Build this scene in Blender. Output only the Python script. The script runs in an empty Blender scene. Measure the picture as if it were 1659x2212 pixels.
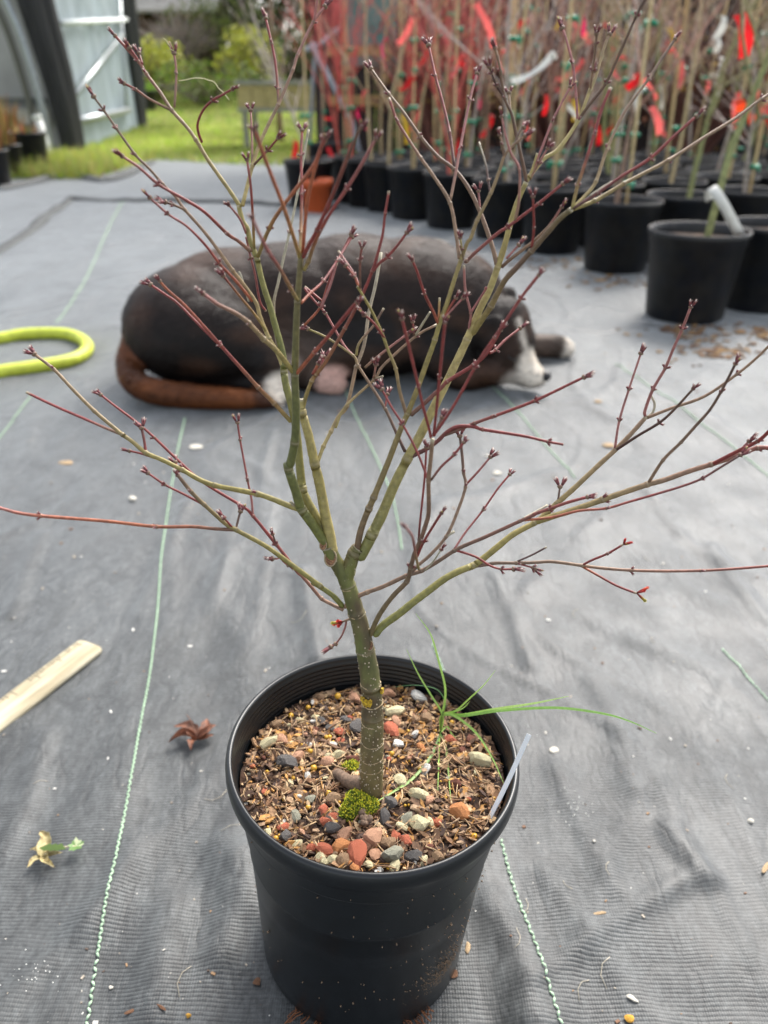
import bpy, bmesh, math, random
import numpy as np
from mathutils import Vector, Matrix, Euler, noise as mnoise

# ------------------------------------------------------------------ camera, light, exposure
C = bpy.context.scene
CAM_H = 0.722
PITCH = math.radians(29.0)
cam_d = bpy.data.cameras.new('camera')
cam = bpy.data.objects.new('camera', cam_d)
C.collection.objects.link(cam)
cam.location = (0, 0, CAM_H)
cam.rotation_euler = (math.radians(90) - PITCH, 0, 0)
cam_d.sensor_fit = 'VERTICAL'
cam_d.sensor_height = 36.0
cam_d.sensor_width = 27.0
cam_d.lens = 1662.0 / 2212.0 * 36.0
cam_d.clip_start = 0.01
cam_d.clip_end = 400
cam_d.dof.use_dof = True
cam_d.dof.focus_distance = 0.56
cam_d.dof.aperture_fstop = 5.6
C.camera = cam

SUN_EL, SUN_AZ = math.radians(46), math.radians(28)      # azimuth clockwise from +Y (ahead, right)
world = bpy.data.worlds.new('World'); C.world = world
world.use_nodes = True
wn = world.node_tree; wn.nodes.clear()
sky = wn.nodes.new('ShaderNodeTexSky'); sky.sky_type = 'NISHITA'
sky.sun_disc = False; sky.sun_elevation = SUN_EL; sky.sun_rotation = SUN_AZ
sky.air_density = 1.0; sky.dust_density = 4.0; sky.ozone_density = 1.0
bgn = wn.nodes.new('ShaderNodeBackground'); bgn.inputs['Strength'].default_value = 0.15
hsv = wn.nodes.new('ShaderNodeHueSaturation'); hsv.inputs['Saturation'].default_value = 0.35
won = wn.nodes.new('ShaderNodeOutputWorld')
wn.links.new(sky.outputs[0], hsv.inputs['Color']); wn.links.new(hsv.outputs[0], bgn.inputs['Color'])
wn.links.new(bgn.outputs[0], won.inputs[0])
sd = bpy.data.lights.new('sun', 'SUN'); sd.energy = 1.3; sd.angle = math.radians(24); sd.color = (1, .96, .9)
sun = bpy.data.objects.new('sun', sd); C.collection.objects.link(sun)
_sdir = Vector((math.sin(SUN_AZ)*math.cos(SUN_EL), math.cos(SUN_AZ)*math.cos(SUN_EL), math.sin(SUN_EL)))
sun.rotation_euler = _sdir.to_track_quat('Z', 'Y').to_euler(); sun.location = (3, 4, 6)
C.view_settings.view_transform = 'Standard'; C.view_settings.look = 'None'
C.view_settings.gamma = 1; C.view_settings.exposure = 1.36
try: C.cycles.use_denoising = True
except Exception: pass
C.cycles.max_bounces = 6; C.cycles.diffuse_bounces = 3; C.cycles.glossy_bounces = 3; C.cycles.transparent_max_bounces = 8
rnd = random.Random(7)

# ------------------------------------------------------------------ photo measurements -> place
F, CX, CY = 1662.0, 829.5, 1106.0
cp, sp = math.cos(PITCH), math.sin(PITCH)
def ray(x, y):
    u, v = (x-CX)/F, (CY-y)/F
    return Vector((u, cp + v*sp, -sp + v*cp))
def P(x, y, Y):
    d = ray(x, y); t = Y/d.y
    return Vector((d.x*t, Y, CAM_H + d.z*t))
def G(x, y, z=0.0):
    d = ray(x, y); t = (z-CAM_H)/d.z
    return Vector((d.x*t, d.y*t, z))
def depth(p): return p.y*cp + (CAM_H-p.z)*sp
def scr(p):
    Z = depth(p); U = p.y*sp + (p.z-CAM_H)*cp
    return CX+F*p.x/Z, CY-F*U/Z

# ------------------------------------------------------------------ material helpers
def S(r, g, b):
    f = lambda c: (c/255/12.92 if c <= 10 else ((c/255+.055)/1.055)**2.4)
    return (f(r), f(g), f(b))
def mat(name, col=(.5,.5,.5), rough=.6, var=.0, vscale=20., bump=0., bscale=60., attr=None, spec=.5, col2=None, detail=4, bdist=.001, sheen=0, stretch=None, trans=0):
    m = bpy.data.materials.new(name); m.use_nodes = True
    nt = m.node_tree; N, L = nt.nodes, nt.links
    b = N['Principled BSDF']; b.inputs['Roughness'].default_value = rough
    b.inputs['Specular IOR Level'].default_value = spec
    if sheen: b.inputs['Sheen Weight'].default_value = sheen
    tc = N.new('ShaderNodeTexCoord'); src = tc.outputs['Object']
    if stretch:
        mp = N.new('ShaderNodeMapping'); mp.inputs['Scale'].default_value = stretch
        L.new(src, mp.inputs['Vector']); src = mp.outputs[0]
    if attr:
        a = N.new('ShaderNodeAttribute'); a.attribute_name = attr; base = a.outputs['Color']
    else:
        rg = N.new('ShaderNodeRGB'); rg.outputs[0].default_value = (*col, 1); base = rg.outputs[0]
    if col2 is not None:
        n = N.new('ShaderNodeTexNoise'); n.inputs['Scale'].default_value = vscale; n.inputs['Detail'].default_value = detail
        L.new(src, n.inputs['Vector'])
        cr = N.new('ShaderNodeValToRGB'); cr.color_ramp.elements[0].position = .4; cr.color_ramp.elements[1].position = .62
        L.new(n.outputs['Fac'], cr.inputs[0])
        mx = N.new('ShaderNodeMix'); mx.data_type = 'RGBA'
        L.new(cr.outputs[0], mx.inputs[0]); L.new(base, mx.inputs[6]); mx.inputs[7].default_value = (*col2, 1)
        base = mx.outputs[2]
    if var:
        n = N.new('ShaderNodeTexNoise'); n.inputs['Scale'].default_value = vscale*1.7; n.inputs['Detail'].default_value = detail
        L.new(src, n.inputs['Vector'])
        mr = N.new('ShaderNodeMapRange'); mr.inputs[1].default_value = .3; mr.inputs[2].default_value = .7
        mr.inputs[3].default_value = 1-var; mr.inputs[4].default_value = 1+var
        L.new(n.outputs['Fac'], mr.inputs[0])
        mx = N.new('ShaderNodeVectorMath'); mx.operation = 'SCALE'
        L.new(base, mx.inputs[0]); L.new(mr.outputs[0], mx.inputs['Scale']); base = mx.outputs[0]
    L.new(base, b.inputs['Base Color'])
    if bump:
        n = N.new('ShaderNodeTexNoise'); n.inputs['Scale'].default_value = bscale; n.inputs['Detail'].default_value = 5
        L.new(src, n.inputs['Vector'])
        bp = N.new('ShaderNodeBump'); bp.inputs['Strength'].default_value = bump; bp.inputs['Distance'].default_value = bdist
        L.new(n.outputs['Fac'], bp.inputs['Height']); L.new(bp.outputs[0], b.inputs['Normal'])
    if trans:
        tr = N.new('ShaderNodeBsdfTranslucent'); L.new(base, tr.inputs['Color'])
        ms = N.new('ShaderNodeMixShader'); ms.inputs[0].default_value = trans
        L.new(b.outputs[0], ms.inputs[1]); L.new(tr.outputs[0], ms.inputs[2])
        L.new(ms.outputs[0], N['Material Output'].inputs['Surface'])
    return m

# ------------------------------------------------------------------ mesh helpers
class MB:
    """collects verts, faces and a colour per vertex; builds ONE mesh"""
    def __init__(s): s.v = []; s.f = []; s.c = []; s.mi = []; s.cm = 0
    def add(s, vs, fs, col=(1,1,1)):
        o = len(s.v); s.v += [tuple(v) for v in vs]
        s.f += [tuple(i+o for i in f) for f in fs]; s.mi += [s.cm]*len(fs)
        if len(vs) and isinstance(col, list): s.c += col
        else: s.c += [col]*len(vs)
    def box(s, c, d, rot=None, col=(1,1,1), taper=1.0):
        vs = []
        for z in (-.5, .5):
            k = taper if z > 0 else 1
            for x, y in ((-.5,-.5),(.5,-.5),(.5,.5),(-.5,.5)):
                v = Vector((x*d[0]*k, y*d[1]*k, z*d[2]))
                if rot is not None: v = rot @ v
                vs.append(v + Vector(c))
        s.add(vs, [(3,2,1,0),(4,5,6,7),(0,1,5,4),(1,2,6,5),(2,3,7,6),(3,0,4,7)], col)
    def tube(s, pts, rad, n=8, cols=None, cap=True, flat=1.0):
        pts = [Vector(p) for p in pts]; m = len(pts)
        if not hasattr(rad, '__len__'): rad = [rad]*m
        vs, cc = [], []
        up = Vector((0,0,1)); t = (pts[1]-pts[0]).normalized()
        a = t.cross(up)
        if a.length < .05: a = t.cross(Vector((1,0,0)))
        a.normalize()
        for i in range(m):
            t = (pts[min(i+1,m-1)]-pts[max(i-1,0)])
            if t.length < 1e-9: t = Vector((0,0,1))
            t.normalize(); a = (a - t*a.dot(t))
            if a.length < 1e-6: a = t.orthogonal()
            a.normalize(); b = t.cross(a)
            for k in range(n):
                th = 2*math.pi*k/n
                vs.append(pts[i] + (a*math.cos(th) + b*math.sin(th)*flat)*rad[i])
                cc.append(cols[i] if cols else (1,1,1))
        fs = [(i*n+k, i*n+(k+1)%n, (i+1)*n+(k+1)%n, (i+1)*n+k) for i in range(m-1) for k in range(n)]
        if cap:
            fs.append(tuple(range(n-1,-1,-1))); fs.append(tuple((m-1)*n+k for k in range(n)))
        s.add(vs, fs, cc)
    def lathe(s, prof, n=48, col=(1,1,1), c=(0,0,0), wob=None):
        vs, fs = [], []
        for r, z in prof:
            for k in range(n):
                th = 2*math.pi*k/n; rr = r
                vs.append((c[0]+rr*math.cos(th), c[1]+rr*math.sin(th), c[2]+z))
        for i in range(len(prof)-1):
            for k in range(n):
                fs.append((i*n+k, i*n+(k+1)%n, (i+1)*n+(k+1)%n, (i+1)*n+k))
        s.add(vs, fs, col)
    def ribbon(s, pts, w, side, col=(1,1,1)):
        vs = []; m = len(pts)
        for i, p in enumerate(pts):
            ww = w[i] if hasattr(w, '__len__') else w
            sd = side[i] if isinstance(side, list) else side
            vs += [Vector(p)-sd*ww/2, Vector(p)+sd*ww/2]
        s.add(vs, [(2*i, 2*i+1, 2*i+3, 2*i+2) for i in range(m-1)], col)
    def mesh(s, name, m, smooth=True):
        me = bpy.data.meshes.new(name); me.from_pydata(s.v, [], s.f)
        ms = m if isinstance(m, (list, tuple)) else [m]
        for q in ms: me.materials.append(q)
        at = me.color_attributes.new('col', 'FLOAT_COLOR', 'POINT')
        arr = np.ones((len(s.v), 4), np.float32)
        if s.c: arr[:, :3] = np.array(s.c, np.float32)
        at.data.foreach_set('color', arr.ravel())
        if smooth is not False:
            me.polygons.foreach_set('use_smooth', [True]*len(me.polygons))
        if len(ms) > 1: me.polygons.foreach_set('material_index', s.mi)
        me.update(); return me
    def build(s, name, m, parent=None, smooth=True, loc=(0,0,0), **k):
        return link(name, s.mesh(name, m, smooth), parent, loc, **k)
def link(name, data, parent=None, loc=(0,0,0), label=None, cat=None, group=None, kind=None, rot=None, scale=None):
    o = bpy.data.objects.new(name, data); C.collection.objects.link(o)
    o.location = loc
    if rot is not None: o.rotation_euler = rot
    if scale is not None: o.scale = scale if hasattr(scale, '__len__') else (scale,)*3
    if parent: o.parent = parent
    tag(o, label, cat, group, kind); return o
def tag(o, label=None, cat=None, group=None, kind=None):
    if label: o['label'] = label
    if cat: o['category'] = cat
    if group: o['group'] = group
    if kind: o['kind'] = kind
    return o
def thing(name, loc, label, cat, group=None, rot=None): return link(name, None, None, loc, label, cat, group, rot=rot)
def catmull(pts, per=4):
    pts = [Vector(p) for p in pts]; out = []
    q = [pts[0]*2-pts[1]] + pts + [pts[-1]*2-pts[-2]]
    for i in range(1, len(q)-2):
        a, b, c, d = q[i-1:i+3]
        for k in range(per):
            t = k/per
            out.append(.5*((2*b)+(c-a)*t+(2*a-5*b+4*c-d)*t*t+(3*b-a-3*c+d)*t**3))
    out.append(pts[-1]); return out
def fbm(x, y, z=0, o=4):
    return mnoise.fractal(Vector((x, y, z)), .6, 2.0, o)
def grid_sheet(name, xs, ys, zf, m, parent=None, **k):
    X, Y = np.meshgrid(xs, ys); Zv = zf(X, Y)
    v = np.stack([X, Y, Zv], -1).reshape(-1, 3)
    nx, ny = len(xs), len(ys)
    i = np.arange(nx*ny).reshape(ny, nx)
    f = np.stack([i[:-1,:-1], i[:-1,1:], i[1:,1:], i[1:,:-1]], -1).reshape(-1, 4)
    me = bpy.data.meshes.new(name); me.from_pydata(v.tolist(), [], f.tolist()); me.materials.append(m)
    me.polygons.foreach_set('use_smooth', [True]*len(me.polygons)); me.update()
    return link(name, me, parent, **k)
def vnoise(X, Y, seed=0):
    """smooth value noise on arrays"""
    xi, yi = np.floor(X).astype(int), np.floor(Y).astype(int)
    fx, fy = X-xi, Y-yi; fx = fx*fx*(3-2*fx); fy = fy*fy*(3-2*fy)
    def h(a, b):
        n = (a*374761393 + b*668265263 + seed*982451653) & 0x7fffffff
        n = (n ^ (n >> 13))*1274126177 & 0x7fffffff
        return ((n ^ (n >> 16)) & 0xffff)/65535.0
    return (h(xi,yi)*(1-fx)+h(xi+1,yi)*fx)*(1-fy) + (h(xi,yi+1)*(1-fx)+h(xi+1,yi+1)*fx)*fy - .5

# ------------------------------------------------------------------ ground cloth
def fabric_material():
    m = bpy.data.materials.new('woven_ground_cloth'); m.use_nodes = True
    nt = m.node_tree; N, L = nt.nodes, nt.links; b = N['Principled BSDF']
    tc = N.new('ShaderNodeTexCoord'); obj = tc.outputs['Object']
    def noise(sc, det=5, vec=obj, rough=.55):
        n = N.new('ShaderNodeTexNoise'); n.inputs['Scale'].default_value = sc; n.inputs['Detail'].default_value = det
        n.inputs['Roughness'].default_value = rough; L.new(vec, n.inputs['Vector']); return n.outputs['Fac']
    def math_(op, a, bb=None, c=None):
        q = N.new('ShaderNodeMath'); q.operation = op
        for i, v in enumerate((a, bb, c)):
            if v is None: continue
            if isinstance(v, (int, float)): q.inputs[i].default_value = v
            else: L.new(v, q.inputs[i])
        return q.outputs[0]
    # warp so that the ribs follow the slack cloth
    nz = N.new('ShaderNodeTexNoise'); nz.inputs['Scale'].default_value = 5; nz.inputs['Detail'].default_value = 2
    L.new(obj, nz.inputs['Vector'])
    sc = N.new('ShaderNodeVectorMath'); sc.operation = 'SCALE'; sc.inputs['Scale'].default_value = .03
    L.new(nz.outputs['Color'], sc.inputs[0])
    ad = N.new('ShaderNodeVectorMath'); L.new(obj, ad.inputs[0]); L.new(sc.outputs[0], ad.inputs[1])
    sx = N.new('ShaderNodeSeparateXYZ'); L.new(ad.outputs[0], sx.inputs[0])
    ry = math_('FRACT', math_('MULTIPLY', sx.outputs['Y'], 1/.0039))
    rib = math_('SINE', math_('MULTIPLY', ry, math.pi))                    # humps with sharp valleys
    wx = math_('FRACT', math_('MULTIPLY', sx.outputs['X'], 1/.0024))
    wv = math_('SINE', math_('MULTIPLY', wx, math.pi))
    hgt = math_('ADD', math_('MULTIPLY', rib, .9), math_('MULTIPLY', wv, .45))
    hgt = math_('ADD', hgt, math_('MULTIPLY', noise(300, 3), 1.5))
    bp = N.new('ShaderNodeBump'); bp.inputs['Strength'].default_value = .5; bp.inputs['Distance'].default_value = .0008
    L.new(hgt, bp.inputs['Height']); L.new(bp.outputs[0], b.inputs['Normal'])
    # sharp crinkles: ridged noise drawn out along the cloth
    def crink(scl, rot):
        mp = N.new('ShaderNodeMapping'); mp.inputs['Scale'].default_value = scl; mp.inputs['Rotation'].default_value = (0,0,rot); L.new(obj, mp.inputs['Vector'])
        n_ = noise(1.0, 4, mp.outputs[0], .6); return math_('ABSOLUTE', math_('SUBTRACT', n_, .5))
    c1, c2, c3 = crink((5, 1.4, 1), .15), crink((8, 3, 1), -.6), crink((3, 2.2, 1), 1.1)
    cmin = math_('MINIMUM', c1, math_('MINIMUM', c2, c3))
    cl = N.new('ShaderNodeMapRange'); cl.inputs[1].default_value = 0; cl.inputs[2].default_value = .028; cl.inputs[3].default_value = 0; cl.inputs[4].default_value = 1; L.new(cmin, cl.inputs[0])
    bp2 = N.new('ShaderNodeBump'); bp2.inputs['Strength'].default_value = .16; bp2.inputs['Distance'].default_value = .003
    L.new(cl.outputs[0], bp2.inputs['Height']); L.new(bp2.outputs[0], bp.inputs['Normal'])
    patch = N.new('ShaderNodeMapRange'); patch.inputs[1].default_value = .4; patch.inputs[2].default_value = .6; patch.inputs[3].default_value = .35; patch.inputs[4].default_value = 1.0
    L.new(noise(7, 3), patch.inputs[0]); L.new(math_('MULTIPLY', patch.outputs[0], .55), bp.inputs['Strength'])
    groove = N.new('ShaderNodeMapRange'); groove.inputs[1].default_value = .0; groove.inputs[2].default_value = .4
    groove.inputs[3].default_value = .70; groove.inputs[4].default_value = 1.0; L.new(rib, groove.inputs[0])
    # dust: pale in drifts
    mpd = N.new('ShaderNodeMapping'); mpd.inputs['Scale'].default_value = (1.6, .55, 1); L.new(obj, mpd.inputs['Vector'])
    d1 = noise(3.2, 7, mpd.outputs[0], .62); d2 = noise(42, 7, mpd.outputs[0], .7); d3 = noise(190, 3)
    dd = math_('ADD', math_('MULTIPLY', d1, .44), math_('ADD', math_('MULTIPLY', d2, .36), math_('MULTIPLY', d3, .30)))
    cr = N.new('ShaderNodeValToRGB'); e = cr.color_ramp.elements
    e[0].position = .42; e[0].color = (.010, .012, .0125, 1); e[1].position = .70; e[1].color = (.088, .094, .094, 1)
    L.new(dd, cr.inputs[0])
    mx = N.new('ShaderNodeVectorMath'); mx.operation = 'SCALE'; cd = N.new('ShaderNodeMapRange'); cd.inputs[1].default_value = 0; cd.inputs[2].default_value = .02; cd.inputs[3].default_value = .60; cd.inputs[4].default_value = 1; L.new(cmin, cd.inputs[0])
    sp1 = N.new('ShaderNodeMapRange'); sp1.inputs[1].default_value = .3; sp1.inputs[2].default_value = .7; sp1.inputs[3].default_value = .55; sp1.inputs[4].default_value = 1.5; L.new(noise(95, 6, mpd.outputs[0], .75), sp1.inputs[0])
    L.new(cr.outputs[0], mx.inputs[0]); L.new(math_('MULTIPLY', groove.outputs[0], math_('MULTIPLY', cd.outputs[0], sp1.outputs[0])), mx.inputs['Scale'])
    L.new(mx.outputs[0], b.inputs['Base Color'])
    rr = N.new('ShaderNodeMapRange'); rr.inputs[3].default_value = .42; rr.inputs[4].default_value = .66; L.new(d2, rr.inputs[0])
    L.new(rr.outputs[0], b.inputs['Roughness']); b.inputs['Specular IOR Level'].default_value = .6
    b.inputs['Sheen Weight'].default_value = .54; b.inputs['Sheen Roughness'].default_value = .42; b.inputs['Sheen Tint'].default_value = (.92,.97,1,1)
    return m
M_cloth = fabric_material()

FOLDS = []   # (points in plan, width, height): creases seen in the cloth
def fold(pts, w, h): FOLDS.append(([G(x, y) for x, y in pts], w, h))
fold([(652,1235),(668,1330),(690,1430)], .02, .012); fold([(560,1120),(572,1000),(590,930)], .016, .006)
fold([(395,1090),(330,1250),(300,1330)], .022, .005); fold([(20,1330),(60,1220),(90,1150)], .02, .006)
fold([(590,1560),(583,1650),(570,1740)], .02, .006); fold([(100,1590),(60,1750),(0,1850)], .018, .005)
fold([(1070,1240),(1110,1340),(1150,1440)], .02, .006); fold([(1540,1180),(1590,1260),(1659,1340)], .02, .008)
fold([(1440,1790),(1480,1850),(1530,1900)], .018, .009); fold([(1200,1660),(1290,1850),(1340,1930)], .02, .006)
fold([(1280,1470),(1330,1560),(1370,1700)], .025, .006); fold([(530,1850),(560,1960),(600,2010)], .03, .012)
fold([(380,1960),(350,2060),(330,2200)], .03, .008); fold([(480,1830),(500,1950),(480,2060)], .03, .009)
fold([(1060,1960),(1120,2060),(1150,2200)], .035, .012); fold([(1180,1890),(1350,2130),(1420,2212)], .02, .004)
fold([(1150,2120),(1300,2010),(1480,1900)], .016, .005); fold([(290,1830),(240,1960),(200,2000)], .03, .006)
fold([(560,560),(500,700),(430,730)], .04, .004); fold([(1190,700),(1290,720),(1400,700)], .03, .006)
fold([(1250,1160),(1330,1090),(1420,1080)], .02, .004)
def cloth_z(X, Y):
    z = .007*vnoise(X*3.1, Y*2.0, 1) + .0045*vnoise(X*9+Y*1.5, Y*3.5, 2) + .0036*vnoise(X*21+Y*4, Y*8, 3) + .0022*vnoise(X*44-Y*6, Y*19, 31)
    rd = 1-np.abs(vnoise(X*7.5+vnoise(X*3,Y*3,8)*2.5, Y*1.7+3, 5))*2
    z += .030*np.clip(rd-.84, 0, 1)
    rd = 1-np.abs(vnoise(X*4.2-Y*3.0, Y*2.2+X*2.7, 15))*2
    z += .022*np.clip(rd-.85, 0, 1)
    for pts, w, h in FOLDS:
        best = np.full(X.shape, 9.)
        for a, b in zip(pts[:-1], pts[1:]):
            dx, dy = b.x-a.x, b.y-a.y; t = np.clip(((X-a.x)*dx+(Y-a.y)*dy)/(dx*dx+dy*dy), 0, 1)
            best = np.minimum(best, np.hypot(X-a.x-t*dx, Y-a.y-t*dy))
        z += 1.0*h*np.exp(-(best/(w*.6))**2)
    r = np.hypot(X-POTC[0], Y-POTC[1]); z *= np.clip((r-.085)/.05, 0, 1)
    return z
POTC = (-.013, .46)
def czh(x, y): return float(cloth_z(np.array([[x]]), np.array([[y]]))[0, 0])
ys = list(np.linspace(-4, -.1, 40)) + [.02]
while ys[-1] < 6.0: ys.append(ys[-1] + .0045 + .0045*ys[-1])
xs = np.sinh(np.linspace(-2.35, 2.45, 430))*.78
ground = grid_sheet('ground_cloth', xs, np.array(ys), cloth_z, M_cloth, kind='structure')
ground['label'] = 'grey woven ground cloth under the potted plants and the dog'
# a second, older sheet below the first one, running back to the grass
xs2 = np.linspace(-9, 9, 200); ys2 = np.linspace(5.2, 10.2, 120)
M_cloth2 = M_cloth
grid_sheet('ground_cloth', xs2, ys2, lambda X, Y: .008*vnoise(X*2, Y*2, 9)+.006*vnoise(X*6, Y*5, 4)-.014, M_cloth2, kind='structure')

M_soil0 = mat('bare_earth', (.09,.07,.05), .95, .3, 6)
gx = np.concatenate([np.linspace(-120,-14,20), np.linspace(-13,13,90), np.linspace(14,120,20)])
gy = np.concatenate([np.linspace(-30,8,12), np.linspace(8.2,40,130), np.linspace(42,260,30)])
def land_z(X, Y):
    r = np.clip((Y-15)/22, 0, 1); r = r*r*(3-2*r)
    return -.035 + 1.9*r*np.clip(1-(X+1)/9, .15, 1) + .04*vnoise(X*.8, Y*.8, 3)*np.clip((Y-9)/4, 0, 1)
def lz(x, y): return float(land_z(np.array([[x]]), np.array([[y]]))[0, 0])
M_lawn = mat('lawn_ground', S(96,120,40), .9, .35, 3.0, col2=S(140,135,70))
grid_sheet('ground', gx, gy, land_z, M_lawn, kind='structure')

M_hem = mat('cloth_hem', (.05,.055,.055), .75, .3, 20)
def hem(pts, w, h):
    q = catmull([G(x, y) for x, y in pts], 10); mb = MB(); vs = []
    for i, p in enumerate(q):
        t = (q[min(i+1,len(q)-1)]-q[max(i-1,0)]).normalized(); s_ = Vector((-t.y, t.x, 0)); z = czh(p.x, p.y) if p.y < 6 else 0
        ww = w*(1+.4*mnoise.noise(p*3)); hh = h*(1+.6*mnoise.noise(p*5))
        for k, (a, b) in enumerate(((-1,-.1),(-.7,.7),(-.1,1),(.5,.6),(1,-.1))): vs.append(Vector((p.x, p.y, z+.002+hh*b))+s_*ww*a)
    mb.add(vs, [(i*5+k, i*5+k+1, (i+1)*5+k+1, (i+1)*5+k) for i in range(len(q)-1) for k in range(4)])
    mb.build('cloth_hem', M_hem, ground)
hem([(152,431),(260,434),(400,436),(520,440),(640,448),(730,450)], .045, .02)
hem([(152,431),(110,462),(60,505),(0,540),(-80,585)], .035, .016)
hem([(330,350),(230,388),(150,372),(60,395),(0,408)], .05, .02)
# green marker threads woven into the cloth
M_thread = mat('green_marker_thread', (.40,.56,.38), .65, .2, 60)
def thread(pts, parent=ground):
    q = catmull([G(x, y) for x, y in pts], 12)
    mb = MB(); L = 0; ph = 0; out = []
    step = .0036
    for a, b in zip(q[:-1], q[1:]):
        d = (b-a).length; n = max(1, int(d/step))
        for k in range(n): out.append(a.lerp(b, k/n))
    if not out: return
    zz = cloth_z(np.array([[p.x for p in out]]), np.array([[p.y for p in out]]))[0]
    for i in range(0, len(out)-1):
        p = Vector((out[i].x, out[i].y, zz[i]+.0012)); t = (out[i+1]-out[i]); t.z = 0
        if t.length < 1e-6: continue
        t.normalize(); s_ = Vector((-t.y, t.x, 0)); tw_ = 1+.35*max(0, p.y-.8)
        if i % 2: a0, a1 = p - t*.0024 - s_*.0014, p + t*.0024 + s_*.0014
        else: a0, a1 = p - t*.0024 + s_*.0011, p + t*.0024 - s_*.0011
        mb.tube([a0, (a0+a1)/2+Vector((0,0,.0008)), a1], [.0008*tw_, .0014*tw_, .0008*tw_], 5, flat=.5)
    mb.build('marker_thread', M_thread, parent)
thread([(186,2230),(215,2050),(258,1840),(300,1600),(335,1380),(352,1180),(372,1040),(400,905)])
thread([(1214,2230),(1160,2060),(1110,1920),(1078,1800)]); thread([(960,1455),(930,1385)])
thread([(868,1185),(858,1120),(840,1050),(800,960),(765,890),(738,825)])
thread([(1040,815),(1110,880),(1170,950),(1245,1035)]); thread([(1700,1550),(1640,1490),(1555,1395)])
thread([(-10,960),(30,905),(70,850)]); thread([(205,560),(165,640),(120,700)]); thread([(270,430),(240,480),(205,560)])
thread([(1330,790),(1450,870),(1560,950),(1700,1060)])

# ------------------------------------------------------------------ main pot
TILT = Matrix.Rotation(math.radians(2.9), 4, 'Y')
plant = thing('potted_maple', (POTC[0]-.008, POTC[1], 0), 'bare young maple with red and olive twigs in the black pot nearest the camera', 'potted tree')
M_pot = mat('black_pot_plastic', (.005,.0065,.008), .33, .25, 30, bump=.12, bscale=400, bdist=.0004, spec=.5)
def lipped(prof_in_ridges=True):
    prof = [(.001,.006),(.086,.006),(.086,0),(.0935,.0),(.0955,.004),(.0962,.02),(.1010,.107),(.1035,.146),(.1042,.1465),(.1045,.152),(.1042,.153),
            (.1125,.215),(.1140,.2275),(.1148,.2285),(.1182,.2290),(.1196,.2310),(.1202,.2350),(.1202,.2400),(.1196,.2440),(.1182,.2464),(.1165,.2470),(.1150,.2462),(.1142,.2440)]
    z = .241; r = .1136
    while z > .205:
        prof += [(r, z), (r-.0012, z-.0016), (r-.0012, z-.0030), (r-.0002, z-.0036)]; z -= .0046; r -= .0003
    prof += [(.1062,.19),(.0990,.107),(.0925,.012),(.001,.012)]
    return prof
mb = MB(); mb.lathe(lipped(), 128)
pot = mb.build('pot', M_pot, plant); pot.rotation_euler = TILT.to_euler()
# drainage notches round the foot
M_hole = mat('pot_hole_dark', (.006,.006,.006), .9)
for k in range(6):
    a = math.radians(-118 + 60*k); mb = MB(); vs = []
    for j in range(7):
        t = a + math.radians(-9 + 3*j); h = .017*math.sin(math.pi*(j+.6)/7.2)+.003
        vs += [(.0926*math.cos(t), .0926*math.sin(t), .0005), ((.0932+h*.05)*math.cos(t), (.0932+h*.05)*math.sin(t), h)]
    mb.add(vs, [(2*i, 2*i+2, 2*i+3, 2*i+1) for i in range(6)])
    h_ = mb.build('drain_hole', M_hole, pot)
M_root = mat('root', S(120,75,45), .8, .3, 200)
mb = MB()
for k in range(26):
    a = math.radians(rnd.choice([-118, -58, -60, -120]) + rnd.uniform(-9, 9)); r0 = .094
    p = Vector((r0*math.cos(a), r0*math.sin(a), rnd.uniform(.001, .01))); q = [p]
    for j in range(3): q.append(q[-1]+Vector((math.cos(a+rnd.uniform(-1,1)), math.sin(a+rnd.uniform(-1,1)), rnd.uniform(-.4,.1)))*.005)
    for v in q: v.z = max(v.z, .001)
    mb.tube(q, .0006, 4)
mb.build('root_hairs', M_root, plant, kind='stuff')
# dried mud splashed on the wall
mb = MB()
M_mud = mat('dried_mud', S(120,100,80), .95, .3, 300)
for k in range(170):
    a = math.radians(rnd.gauss(-52, 26)) if rnd.random() < .75 else math.radians(rnd.uniform(-180, 0)); z = rnd.uniform(.01, .21)
    r = .0930 + (.1125-.0930)*((z-.0)/.215) + .0002; s_ = rnd.uniform(.0003, .0009)*(1.6 if rnd.random() < .06 else 1)
    c_ = TILT @ Vector((r*math.cos(a), r*math.sin(a), z)); mb.box(c_, (s_*rnd.uniform(1,2), s_, s_), Euler((0,0,a)).to_matrix())
for cx_, ww in ((-50, 7), (-42, 5)):
    for k in range(420):
        a = math.radians(rnd.gauss(cx_, ww)); z = abs(rnd.gauss(.045, .025)); r = .0932 + .0195*z/.215+.0002
        s_ = rnd.uniform(.0002, .0006); mb.box(TILT @ Vector((r*math.cos(a), r*math.sin(a), z)), (s_*2, s_, s_), Euler((0,0,a+.5)).to_matrix())
mb.build('mud_specks', M_mud, plant, kind='stuff')

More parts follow.
